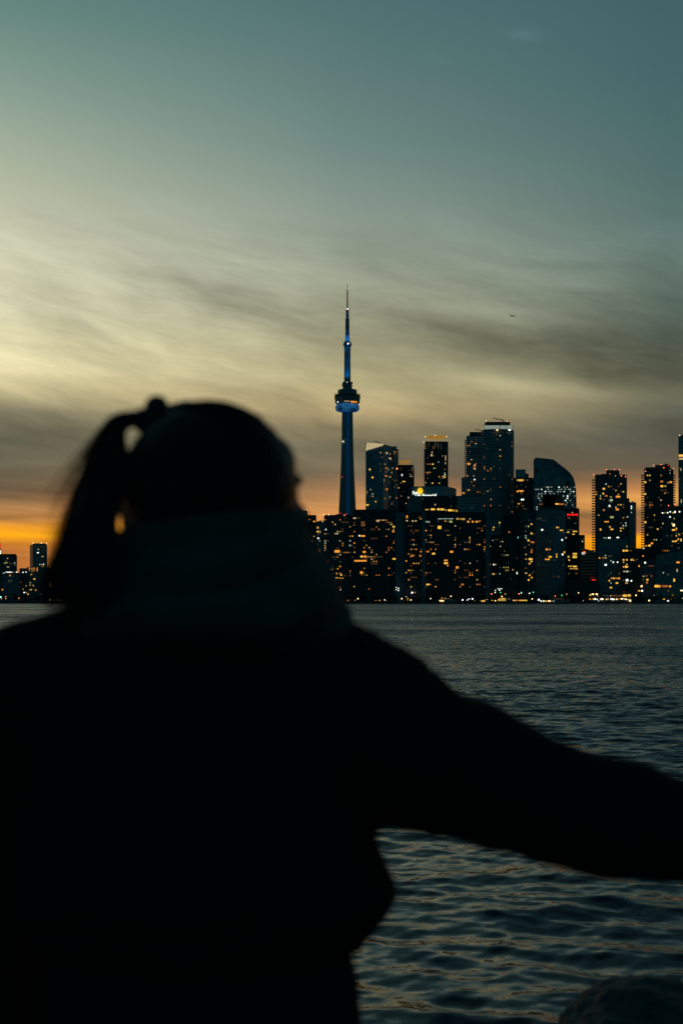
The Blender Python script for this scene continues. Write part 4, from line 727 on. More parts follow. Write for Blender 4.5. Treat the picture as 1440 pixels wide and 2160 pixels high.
# ------------------------------------------------------------------ water
def water():
    rg = np.random.default_rng(4)
    rs = [3.2]; kk = 1.15e-4
    while rs[-1] < D1 / math.cos(.3) + 60: rs.append(rs[-1] + max(0.012, kk * rs[-1] ** 2))
    rs = np.array(rs); fine = np.linspace(-.30, .30, 820)
    th = np.concatenate([np.linspace(-1.45, -.31, 50), fine, np.linspace(.31, 1.45, 50)])
    R, T = np.meshgrid(rs, th, indexing='ij'); X0 = R * np.sin(T); Y0 = R * np.cos(T)
    dr = np.gradient(rs)[:, None] * np.ones_like(T)
    dx = np.gradient(th)[None, :] * R
    Z = np.zeros_like(X0); DX = np.zeros_like(X0); DY = np.zeros_like(X0); unres = np.zeros_like(X0)
    N = 110; lam = np.exp(rg.uniform(math.log(.13), math.log(4.5), N)); tot = 0
    for i in range(N):
        l = lam[i]; a0 = rg.normal(math.radians(-96), math.radians(40)); ux, uy = math.cos(a0), math.sin(a0)
        s = 0.0235 * (1.15 if l < .9 else (.9 / l) ** 1.2) * (0.8 if l < .3 else 1.0); s *= rg.uniform(.6, 1.4)
        k = 2 * math.pi / l; A = s / k; ph = rg.uniform(0, 6.28)
        res = np.clip((l / (2.6 * np.maximum(dr * abs(uy), dx * abs(ux))) - 1), 0, 1)
        P = k * (X0 * ux + Y0 * uy) + ph
        # groups: waves come in patches
        g = 0.75 + .5 * np.sin(k * .13 * (X0 * rg.normal() + Y0 * rg.normal()) + rg.uniform(0, 6))
        Z += A * res * g * np.cos(P); q = .8 * A * res * g * np.sin(P); DX -= q * ux; DY -= q * uy
        unres += (s * s / 2) * (1 - res ** 2)
    Xs, Ys = X0 + DX, Y0 + DY
    n, m = X0.shape
    co = np.stack([Xs, Ys, Z], -1).reshape(-1, 3).astype(np.float32)
    i0 = (np.arange(n - 1)[:, None] * m + np.arange(m - 1)[None, :]).ravel()
    fc = np.stack([i0, i0 + 1, i0 + m + 1, i0 + m], -1)[:, ::-1].astype(np.int32)
    me = bpy.data.meshes.new('lake_water'); me.vertices.add(len(co)); me.vertices.foreach_set('co', co.ravel())
    me.loops.add(fc.size); me.loops.foreach_set('vertex_index', fc.ravel()); me.polygons.add(len(fc))
    me.polygons.foreach_set('loop_start', np.arange(0, fc.size, 4, dtype=np.int32)); me.polygons.foreach_set('use_smooth', np.ones(len(fc), bool))
    me.update(); me.validate()
    at = me.attributes.new('ripple', 'FLOAT', 'POINT'); at.data.foreach_set('value', (1.35 * np.sqrt(unres) + .03).reshape(-1).astype(np.float32))
    mt, Nn, L, P = newmat('lake_water')
    P.inputs['Base Color'].default_value = (.0012, .0105, .0175, 1); P.inputs['Specular Tint'].default_value = (.74, .94, 1.0, 1); P.inputs['Roughness'].default_value = .045; P.inputs['IOR'].default_value = 1.333
    geo = Nn.new('ShaderNodeNewGeometry'); att = Nn.new('ShaderNodeAttribute'); att.attribute_name = 'ripple'
    def noisev(sx, sy, det, off):
        mp = Nn.new('ShaderNodeMapping'); mp.inputs['Scale'].default_value = (sx, sy, 1); mp.inputs['Location'].default_value = (off, off * .7, 0); mp.inputs['Rotation'].default_value = (0, 0, .12)
        L.new(geo.outputs['Position'], mp.inputs['Vector']); nz = Nn.new('ShaderNodeTexNoise'); nz.inputs['Detail'].default_value = det; nz.inputs['Scale'].default_value = 1; nz.inputs['Roughness'].default_value = .6
        L.new(mp.outputs[0], nz.inputs['Vector'])
        sb = Nn.new('ShaderNodeVectorMath'); sb.operation = 'SUBTRACT'; sb.inputs[1].default_value = (.5, .5, .5); L.new(nz.outputs['Color'], sb.inputs[0]); return sb
    def sc(v, f):
        s_ = Nn.new('ShaderNodeVectorMath'); s_.operation = 'SCALE'; L.new(v.outputs[0], s_.inputs[0])
        if isinstance(f, float): s_.inputs['Scale'].default_value = f
        else: L.new(f, s_.inputs['Scale'])
        return s_
    def add(a, b): v = Nn.new('ShaderNodeVectorMath'); v.operation = 'ADD'; L.new(a.outputs[0], v.inputs[0]); L.new(b.outputs[0], v.inputs[1]); return v
    mu = Nn.new('ShaderNodeMath'); mu.operation = 'MULTIPLY'; mu.inputs[1].default_value = 6.5; L.new(att.outputs['Fac'], mu.inputs[0])
    mu2 = Nn.new('ShaderNodeMath'); mu2.operation = 'MULTIPLY'; mu2.inputs[1].default_value = 2.4; L.new(att.outputs['Fac'], mu2.inputs[0])
    far = add(sc(noisev(.22, .45, 5, 3.0), mu2.outputs[0]), sc(noisev(2.6, 5.0, 3, 5.0), mu.outputs[0])); mid = sc(noisev(.02, .035, 3, 9.0), mu2.outputs[0]); fine_ = sc(noisev(9, 16, 3, 1.0), .22)
    t = add(add(far, mid), fine_)
    inc = Nn.new('ShaderNodeVectorMath'); inc.operation = 'SCALE'; L.new(geo.outputs['Incoming'], inc.inputs[0])     # at a grazing view the facets one sees lean to the eye
    mu3 = Nn.new('ShaderNodeMath'); mu3.operation = 'MULTIPLY'; mu3.inputs[1].default_value = 1.05; L.new(att.outputs['Fac'], mu3.inputs[0]); L.new(mu3.outputs[0], inc.inputs['Scale'])
    t = add(t, inc)
    fl = Nn.new('ShaderNodeVectorMath'); fl.operation = 'MULTIPLY'; fl.inputs[1].default_value = (1, 1, 0); L.new(t.outputs[0], fl.inputs[0])
    sm = Nn.new('ShaderNodeVectorMath'); sm.operation = 'ADD'; L.new(geo.outputs['Normal'], sm.inputs[0]); L.new(fl.outputs[0], sm.inputs[1])
    nm = Nn.new('ShaderNodeVectorMath'); nm.operation = 'NORMALIZE'; L.new(sm.outputs[0], nm.inputs[0]); L.new(nm.outputs[0], P.inputs['Normal'])
    me.materials.append(mt); o = bpy.data.objects.new('lake_water', me); link(o); tag(o, kind='structure')
water()

# ------------------------------------------------------------------ near shore
def near_shore():
    bm = bmesh.new(); nx, ny = 150, 150; vs = []
    prof = [(-25, 1.15), (3.0, 1.15), (4.0, 1.06), (5.0, .84), (6.0, .55), (7.0, .1), (8.4, -.6), (11, -2.5)]
    for j in range(ny):
        y = -25 + 36 * (j / (ny - 1)) ** .55 if False else -20 + 30.8 * (j / (ny - 1))
        row = []
        for i in range(nx):
            x = -14 + 28 * i / (nx - 1)
            z = np.interp(y, [p[0] for p in prof], [p[1] for p in prof])
            a = 0.03 if y < 2.8 else .09
            z += a * (noise.noise(Vector((x * 1.3, y * 1.3, 0))) + .6 * noise.noise(Vector((x * 3.4, y * 3.4, 2)))) - a * .4
            row.append(bm.verts.new((x, y, z)))
        vs.append(row)
    for j in range(ny - 1):
        for i in range(nx - 1): bm.faces.new((vs[j][i], vs[j][i+1], vs[j+1][i+1], vs[j+1][i]))
    o = obj('near_shore_ground', bm, plain('shore_stone_ground', (.11, .11, .10), .9, 0, .4, 2)); smooth(o); tag(o, kind='structure')
    bm = bmesh.new(); bx(bm, -6000, 6000, -6000, -19.9, -3, 1.1); o = obj('near_land', bm, M['land']); tag(o, kind='structure')
near_shore()
def boulder(c, rad, seed, label, rotz=0.0):
    bm = bmesh.new(); bmesh.ops.create_icosphere(bm, subdivisions=6, radius=1)
    for v in bm.verts:
        p = v.co.copy()
        n1 = noise.noise(p * 1.1 + Vector((seed, 0, 0))); n2 = noise.noise(p * 2.7 + Vector((0, seed, 0))); n3 = noise.fractal(p * 7 + Vector((0, 0, seed)), 1.0, 2.0, 4)
        cell = noise.voronoi(p * 1.8 + Vector((seed, seed, 0)))[0][0]
        v.co = p * (1 + .13 * n1 + .07 * n2 + .045 * n3 + .10 * cell)
        v.co.x *= rad[0]; v.co.y *= rad[1]; v.co.z *= rad[2]
    o = obj('boulder', bm, plain('boulder_granite', (.045, .055, .055), .85, 0, .5, 9)); smooth(o)
    o.location = c; o.rotation_euler = (0, 0, rotz); tag(o, label, 'boulder'); return o
c = W(1366, 2166, 5.0); boulder((c.x, 5.0, c.z - .07), (.300, .34, .215), 3.7, 'rounded dark boulder at the water edge in the bottom corner, below the outstretched arm')

# ------------------------------------------------------------------ person
PD = 1.8; PK = PD / F                     # the person stands 1.8 m away: metres per photo pixel
def Q(px, py, dy=0.0): return Vector(((px - CX) / F * (PD + dy), PD + dy, CAM + (HY - py) / F * (PD + dy)))
def capsule(bm, pts, n=14):
    """chain of (point, radius) joined as tapered round limbs"""
    for (a, ra), (b, rb) in zip(pts, pts[1:]):
        L = (b - a).length; st = max(2, int(L / .018)); prev = None; d = (b - a).normalized(); u = d.orthogonal().normalized(); w = d.cross(u)
        rings = []
        for s in np.linspace(0, 1, st):
            p = a.lerp(b, s); r = ra + (rb - ra) * s
            rings.append([bm.verts.new(p + (u * math.cos(2*math.pi*k/n) + w * math.sin(2*math.pi*k/n)) * r) for k in range(n)])
        for x, y in zip(rings, rings[1:]):
            for k in range(n): bm.faces.new((x[k], x[(k+1) % n], y[(k+1) % n], y[k]))
        bm.faces.new(rings[0][::-1]); bm.faces.new(rings[-1])
    for p, r in pts:
        bmesh.ops.create_icosphere(bm, subdivisions=2, radius=r, matrix=Matrix.Translation(p))
def ellipsoid(bm, c, r, rot=None):
    m = Matrix.Translation(c) @ (rot.to_4x4() if rot is not None else Matrix.Identity(4)) @ Matrix.Diagonal((*r, 1))
    bmesh.ops.create_icosphere(bm, subdivisions=3, radius=1, matrix=m)
def loft(bm, rows, n=40, wob=None):
    """rows = (centre, half width x, half depth y[, centre y]) closed stack of ellipses"""
    rings = []
    for ri, (c, rx, ry) in enumerate(rows):
        ring = []
        for k in range(n):
            a = 2 * math.pi * k / n; f = 1 + (wob(ri, a) if wob else 0)
            e = .88
            ca, sa = math.cos(a), math.sin(a)
            ring.append(bm.verts.new(c + Vector((rx * f * math.copysign(abs(ca) ** e, ca), ry * f * math.copysign(abs(sa) ** e, sa), 0))))
        rings.append(ring)
    for x, y in zip(rings, rings[1:]):
        for k in range(n): bm.faces.new((x[k], x[(k+1) % n], y[(k+1) % n], y[k]))
    bm.faces.new(rings[0][::-1]); bm.faces.new(rings[-1])
    bmesh.ops.recalc_face_normals(bm, faces=bm.faces[:])
def fused(name, bm, vox, mat, parent, it=4, fac=.5):
    me = bpy.data.meshes.new(name); bm.to_mesh(me); bm.free()
    t = bpy.data.objects.new(name, me); COL.objects.link(t)
    r = t.modifiers.new('r', 'REMESH'); r.mode = 'VOXEL'; r.voxel_size = vox
    if it: s = t.modifiers.new('s', 'SMOOTH'); s.iterations = it; s.factor = fac
    dg = bpy.context.evaluated_depsgraph_get(); m2 = bpy.data.meshes.new_from_object(t.evaluated_get(dg)); m2.name = name
    bpy.data.objects.remove(t); m2.materials.clear(); m2.materials.append(mat)
    o = bpy.data.objects.new(name, m2); link(o); smooth(o)
    if parent is not None:
        o.parent = parent
        if parent.location.length > 0: o.location = -Vector(parent.location)
    return o
def person():
    skin = plain('skin', (.30, .17, .12), .55, 0, .08, 30); cloth = plain('jacket_black_cloth', (.012, .013, .014), .9, 0, .3, 40, .1)
    knit = plain('scarf_dark_knit', (.105, .084, .080), .95, 0, .5, 14, .1); hairm = plain('hair_dark_brown', (.010, .007, .006), .5, 0, .4, 60, .3); redh = plain('hair_reddish_wisps', (.10, .030, .018), .5, 0, .3, 60, .3)
    jeans = plain('trousers_dark_denim', (.012, .014, .02), .9, 0, .3, 60, .1); boot = plain('boot_black_leather', (.02, .018, .016), .5)
    bm = bmesh.new()
    # arms: the far one of the picture's right side is stretched out, the other hangs
    shR, elR, wrR = Q(745, 1470), Q(1300, 1722, -.02), Q(1700, 1800, .06); shL, elL, wrL = Q(75, 1450, .02), Q(-15, 1950, .05), Q(25, 2330, .14)
    hip, nk = Q(430, 2250), Q(448, 1290)
    # torso
    loft(bm, [(Q(430, 2330), .13, .10), (Q(430, 2230), .185, .125), (Q(430, 2080), .17, .115), (Q(425, 1900), .145, .10), (Q(420, 1700), .165, .11), (Q(415, 1520), .19, .115), (Q(415, 1420), .185, .10), (Q(425, 1360), .12, .07)], 36)
    capsule(bm, [(Q(430, 1400), .062), (nk, .055), (Q(452, 1150, .01), .056)])
    capsule(bm, [(Q(420, 1440), .06), (shR, .055), (elR, .042), (wrR, .028)]); capsule(bm, [(Q(420, 1430), .06), (shL, .055), (elL, .042), (wrL, .028)])
    for s, hx in ((1, 560), (-1, 300)):
        capsule(bm, [(Q(hx, 2260, 0), .088), (Q(hx + s * 20, 2920, -.02), .055), (Q(hx + s * 25, 3560, 0), .036)])
        capsule(bm, [(Q(hx + s * 25, 3630, -.03), .032), (Q(hx + s * 35, 3655, .12), .028), (Q(hx + s * 38, 3662, .18), .02)])
    # head, facing away and to the right; built along its own axis f
    yaw = math.radians(62); f = Vector((math.sin(yaw), math.cos(yaw), 0)); r = Vector((math.cos(yaw), -math.sin(yaw), 0)); up = Vector((0, 0, 1)); hc = Q(468, 1035)
    RT = Matrix((f, -r, up)).transposed()
    P_ = lambda a, b, c_: hc + f * a + r * b + up * c_
    ellipsoid(bm, P_(-.008, 0, .008), (.100, .076, .094), RT); ellipsoid(bm, P_(.035, 0, -.045), (.066, .062, .085), RT); ellipsoid(bm, P_(.052, 0, -.085), (.042, .045, .038), RT)
    capsule(bm, [(P_(.094, 0, .0), .008), (P_(.106, 0, -.020), .009), (P_(.113, 0, -.030), .0105)]); 
    for s in (-1, 1):
        ellipsoid(bm, P_(.098, s * .010, -.038), (.010, .007, .006), RT)                    # nostril wings
        capsule(bm, [(P_(.100, s * .012, .016), .009), (P_(.086, s * .040, .016), .007)])   # brow ridge
        ellipsoid(bm, P_(.080, s * .030, -.004), (.013, .014, .012), RT)                    # eyes
        ellipsoid(bm, P_(.066, s * .042, -.038), (.026, .022, .022), RT)                    # cheeks
        ellipsoid(bm, P_(-.004, s * .078, -.018), (.017, .008, .030), RT)                   # ears
    ellipsoid(bm, P_(.098, 0, -.064), (.012, .024, .006), RT); ellipsoid(bm, P_(.095, 0, -.075), (.012, .020, .007), RT)   # lips
    ellipsoid(bm, P_(.088, 0, -.105), (.020, .022, .016), RT)                               # chin
    # hands: palm, four fingers of unequal length and a thumb leaving the side of the palm
    for wr, d_, side in ((wrR, Vector((.97, .08, -.22)).normalized(), Vector((.1, 1, .15)).normalized()), (wrL, Vector((.05, .12, -1)).normalized(), Vector((.15, 1, .1)).normalized())):
        n_ = d_.cross(side).normalized()
        pc = wr + d_ * .055
        for t in (-.026, -.009, .009, .026): capsule(bm, [(wr + side * t * .6, .016), (wr + d_ * .085 + side * t, .0125)], 10)
        for t, L in ((.030, .066), (.010, .076), (-.010, .070), (-.029, .054)):
            b0 = wr + d_ * .088 + side * t; b1 = b0 + (d_ * .95 + n_ * .25) * L * .42; b2 = b1 + (d_ * .8 + n_ * .55).normalized() * L * .32; b3 = b2 + (d_ * .6 + n_ * .8).normalized() * L * .26
            capsule(bm, [(b0, .0095), (b1, .0088), (b2, .0080), (b3, .0068)], 10)
        b0 = wr + d_ * .022 + side * .026; b1 = b0 + (d_ * .6 + side * .75).normalized() * .036; b2 = b1 + (d_ * .85 + side * .4).normalized() * .030; b3 = b2 + (d_ * .95 + side * .1 + n_ * .2).normalized() * .024
        capsule(bm, [(b0, .0135), (b1, .0115), (b2, .0100), (b3, .0080)], 10)
    body = fused('person', bm, .0048, skin, None, 2, .4)
    tag(body, 'person seen from behind in black jacket and thick scarf, high ponytail, one arm stretched out', 'person')
    # jacket: boxy, flares at the hem, padded sleeves
    bm = bmesh.new()
    def wob(i, a): return .012 * math.sin(i * 2.2) + .01 * math.sin(3 * a + i) + .008 * math.sin(7 * a + 2 * i)
    rows = []
    for y, l, rr, dp in ((1325, 190, 700, .085), (1350, 120, 755, .105), (1400, 70, 775, .125), (1480, 55, 775, .14), (1560, 60, 772, .15), (1650, 62, 776, .155), (1742, 60, 786, .158), (1790, 55, 798, .16), (1830, 48, 818, .162), (1870, 40, 833, .165), (1896, 38, 838, .165), (1925, 45, 820, .16), (1950, 55, 800, .155), (1985, 75, 772, .15), (2000, 90, 755, .14)):
        rows.append((Q((l + rr) / 2, y), (rr - l) / 2 * PK, dp))
    loft(bm, rows, 56, wob)
    cont = [(742, 1318, 1745), (800, 1350, 1744), (860, 1399, 1756), (905, 1434, 1765), (940, 1455, 1772), (1000, 1470, 1785), (1060, 1505, 1799), (1100, 1528, 1810), (1150, 1552, 1824), (1200, 1571, 1840), (1250, 1584, 1852), (1300, 1596, 1859), (1360, 1612, 1862), (1440, 1642, 1866), (1520, 1680, 1880), (1600, 1716, 1888), (1665, 1740, 1886)]
    ch = [(Q(x, (a + b) / 2, (.06 * max(0, x - 1300) / 400) - .0), (b - a) / 2 * PK * .985) for x, a, b in cont]
    # sleeves are flatter front to back near the shoulder
    for (a, ra), (b, rb) in zip(ch, ch[1:]):
        for s in np.linspace(0, 1, 5)[:-1]:
            p = a.lerp(b, s); rr = ra + (rb - ra) * s
            bmesh.ops.create_icosphere(bm, subdivisions=3, radius=1, matrix=Matrix.Translation(p) @ Matrix.Diagonal((rr * .8, min(rr, .095 + .0 * s), rr, 1)))
    bmesh.ops.create_icosphere(bm, subdivisions=3, radius=1, matrix=Matrix.Translation(ch[-1][0]) @ Matrix.Diagonal((.03, .05, .044, 1)))
    capsule(bm, [(Q(150, 1395), .062), (Q(62, 1432, .01), .078), (Q(10, 1700, .03), .078), (elL, .070), (wrL + Vector((0, 0, .04)), .052)], 20)
    capsule(bm, [(Q(150, 1365), .052), (Q(20, 1420), .060), (Q(-50, 1480), .055)], 18)
    capsule(bm, [(Q(700, 1400), .062), (Q(560, 1390), .055)], 18)
    for a, b in (((200, 1345), (105, 1352)), ((110, 1352), (0, 1393))):
        capsule(bm, [(Q(*a), .030), (Q(*b), .033)], 12)
    jk = fused('jacket', bm, .008, cloth, body, 3, .5)
    for v in jk.data.vertices:                                         # creases: tight across the sleeve, long down the back
        p = v.co; sl = max(0, min(1, (v.co.x - Q(720, 0).x) / .12))
        w_ = noise.fractal(Vector((p.x * (16 + 14 * sl), p.y * 9, p.z * (14 - 4 * sl))), 1.0, 2.0, 3)
        rdg = 1 - abs(noise.noise(Vector((p.x * 13 + p.z * 7 * sl, p.y * 6, p.z * 8 + 3))))
        v.co += v.normal * (.0022 * w_ + .0032 * (rdg ** 4 - .4))
    jk.data.update()
    # trousers and boots
    bm = bmesh.new()
    loft(bm, [(Q(430, 2380), .14, .11), (Q(430, 2300), .198, .135), (Q(428, 2160), .2015, .135), (Q(424, 2060), .199, .13), (Q(420, 1975), .185, .12)], 40)
    for s, hx in ((1, 560), (-1, 300)): capsule(bm, [(Q(hx, 2320), .105), (Q(hx + s * 20, 2920, -.02), .075), (Q(hx + s * 25, 3520, 0), .060)], 20)
    fused('trousers', bm, .009, jeans, body, 3, .5)
    for s, hx in ((1, 560), (-1, 300)):
        bm = bmesh.new(); capsule(bm, [(Q(hx + s * 25, 3470, 0), .050), (Q(hx + s * 25, 3610, -.01), .046)], 16)
        capsule(bm, [(Q(hx + s * 24, 3632, -.045), .043), (Q(hx + s * 34, 3640, .10), .042), (Q(hx + s * 40, 3648, .19), .036)], 16)
        c_ = Q(hx + s * 31, 3676, .07); bx(bm, c_.x - .045, c_.x + .045, c_.y - .15, c_.y + .155, c_.z - .008, c_.z + .018)
        o = fused('boot', bm, .006, boot, body, 2, .5)
    # scarf: thick folds wound round neck and chin
    bm = bmesh.new(); rows = []
    tbl = [(1062, 330, 600, .050), (1070, 300, 622, .085), (1085, 275, 640, .105), (1110, 262, 652, .115), (1140, 250, 666, .120), (1170, 236, 683, .125), (1200, 218, 699, .130), (1230, 204, 714, .138), (1260, 192, 726, .145), (1290, 180, 736, .15), (1320, 170, 742, .15), (1345, 166, 736, .14), (1370, 205, 700, .12), (1385, 280, 640, .09)]
    ys = np.linspace(1062, 1385, 66)
    for y in ys:
        l = np.interp(y, [t[0] for t in tbl], [t[1] for t in tbl]); rr = np.interp(y, [t[0] for t in tbl], [t[2] for t in tbl]); dp = np.interp(y, [t[0] for t in tbl], [t[3] for t in tbl])
        rows.append((Q((l + rr) / 2, y, .005), (rr - l) / 2 * PK, dp))
    def wf(i, a):
        t = i / 65; ph = t * 17 + 3.2 * math.sin(a + .6) + 1.3 * math.sin(2 * a + 1) + .8 * math.sin(t * 9 + a * 3)
        return (.050 * 1.4 * (abs(math.sin(ph * .5)) - .62) + .012 * math.sin(ph * 2.3 + 3 * a)) * min(1, t * 6)
    loft(bm, rows, 96, wf)
    o = obj('scarf', bm, knit, body); smooth(o)
    # hair pulled back over the skull
    bm = bmesh.new(); ellipsoid(bm, Q(441, 1033, -.012), (.1125, .098, .111)); ellipsoid(bm, Q(574, 984, 0), (.031, .05, .040)); ellipsoid(bm, Q(430, 1080, -.03), (.095, .075, .09))
    capsule(bm, [(Q(395, 925), .05), (Q(345, 902), .026), (Q(318, 886), .014)], 14)
    capsule(bm, [(Q(330, 985, -.02), .040), (Q(312, 1050, -.02), .038), (Q(318, 1130, -.01), .036), (Q(330, 1180, 0), .03)], 16)
    hair = fused('hair', bm, .004, hairm, body, 4, .5)
    bm = bmesh.new(); rg = np.random.default_rng(7)
    for i in range(300):                                              # fine combed strands over the cap
        a = rg.uniform(-1.5, 1.5); t0 = rg.uniform(.2, 1.0)
        s0 = Q(318, 885, rg.normal(0, .006)); d0 = Q(441, 1033, -.012)
        v = Vector((math.cos(a) * .8, rg.uniform(-1, 1), math.sin(a))).normalized()
        if v.dot(f) > .5 and v.z < .6: continue
        end = d0 + Vector((v.x * .113, v.y * .0985, v.z * .1115)); pts = []
        for s in np.linspace(0, 1, 6):
            p = s0.lerp(end, s); dlt = p - d0; q = max(1e-4, math.sqrt((dlt.x / .1130) ** 2 + (dlt.y / .0985) ** 2 + (dlt.z / .1115) ** 2))
            if s > .25: p = d0 + dlt / q * (1.0 + rg.uniform(-.004, .008))
            pts.append(p)
        tube(bm, pts, [.0006] * 6, 3)
    obj('hair_strands', bm, hairm, hair)
    # scrunchie
    bm = bmesh.new(); c0 = Q(318, 874); ax = Vector((-.80, 0, .60)); u = Vector((0, 1, 0)); w = ax.cross(u); n, mm = 48, 12; rings = []
    for i in range(n):
        a = 2 * math.pi * i / n; rr = .0165 + .002 * math.sin(9 * a); tr = .0105 * (1 + .22 * math.sin(11 * a) + .15 * math.sin(17 * a + 1)); dc = u * math.cos(a) + w * math.sin(a)
        rings.append([bm.verts.new(c0 + dc * rr + (dc * math.cos(2*math.pi*k/mm) + ax * math.sin(2*math.pi*k/mm)) * tr) for k in range(mm)])
    for i in range(n):
        for k in range(mm): bm.faces.new((rings[i][k], rings[(i+1) % n][k], rings[(i+1) % n][(k+1) % mm], rings[i][(k+1) % mm]))
    smooth(obj('hair_tie', bm, plain('scrunchie_slate_cloth', (.045, .06, .07), .9, 0, .3, 60), body))
    # ponytail: a tapering core and several hundred strands
    path = [(322, 870, 18), (290, 882, 20), (250, 892, 24), (230, 926, 31), (226, 975, 45), (213, 1030, 51), (190, 1090, 46), (184, 1140, 55), (182, 1195, 72), (180, 1245, 86), (196, 1290, 72), (220, 1350, 46)]
    pc = [Q(x, y, -.075 * min(1, max(0, (y - 900) / 200)) - .01) for x, y, _ in path]; pr = [rr * PK for *_, rr in path]
    def along(t):
        s = t * (len(pc) - 1); i = min(int(s), len(pc) - 2); fr = s - i
        p0, p1, p2, p3 = pc[max(i-1, 0)], pc[i], pc[i+1], pc[min(i+2, len(pc)-1)]
        p = .5 * ((2 * p1) + (p2 - p0) * fr + (2*p0 - 5*p1 + 4*p2 - p3) * fr ** 2 + (3*p1 - p0 - 3*p2 + p3) * fr ** 3)
        return p, pr[i] + (pr[i+1] - pr[i]) * fr
    bm = bmesh.new(); cp = [along(t) for t in np.linspace(0, .90, 40)]
    tube(bm, [p for p, _ in cp], [rr * (.86 if i < 30 else .86 - .05 * (i - 30)) for i, (_, rr) in enumerate(cp)], 18)
    for i in range(520):
        a = rg.uniform(0, 6.28); q = math.sqrt(rg.uniform(.35, 1)); end = rg.uniform(.74, .93); w0 = rg.uniform(0, 6.28); fl = rg.uniform(.95, 1.16)
        pts = []
        for t in np.linspace(0, end, 14):
            p, rr = along(t); a2 = a + .5 * math.sin(t * 4 + w0); k = rr * q * (1 + (fl - 1) * t * 2)
            pts.append(p + Vector((math.cos(a2) * k, math.sin(a2) * k * .8, math.sin(a2) * k * (.8 if t < .2 else .15))))
        tube(bm, pts, [.0011] * 11 + [.0009, .0007, .0003], 3)
    obj('ponytail', bm, hairm, body)
    bm = bmesh.new()
    for i in range(60):
        x0, x1 = 250 + rg.normal(0, 8), 104 + rg.normal(0, 14); ye = 1085 + rg.uniform(-40, 150); b_ = rg.uniform(-8, 12); dd = rg.uniform(-.09, -.05)
        pts = [Q(x0 + (x1 - x0) * s ** .85 + b_ * math.sin(s * 3.14), 880 + rg.normal(0, 2) + (ye - 880) * s ** 1.15, dd) for s in np.linspace(0, 1, 12)]
        tube(bm, pts, [.0004] * 9 + [.0003, .00025, .0001], 3)
    obj('loose_hair', bm, redh, body)
person()
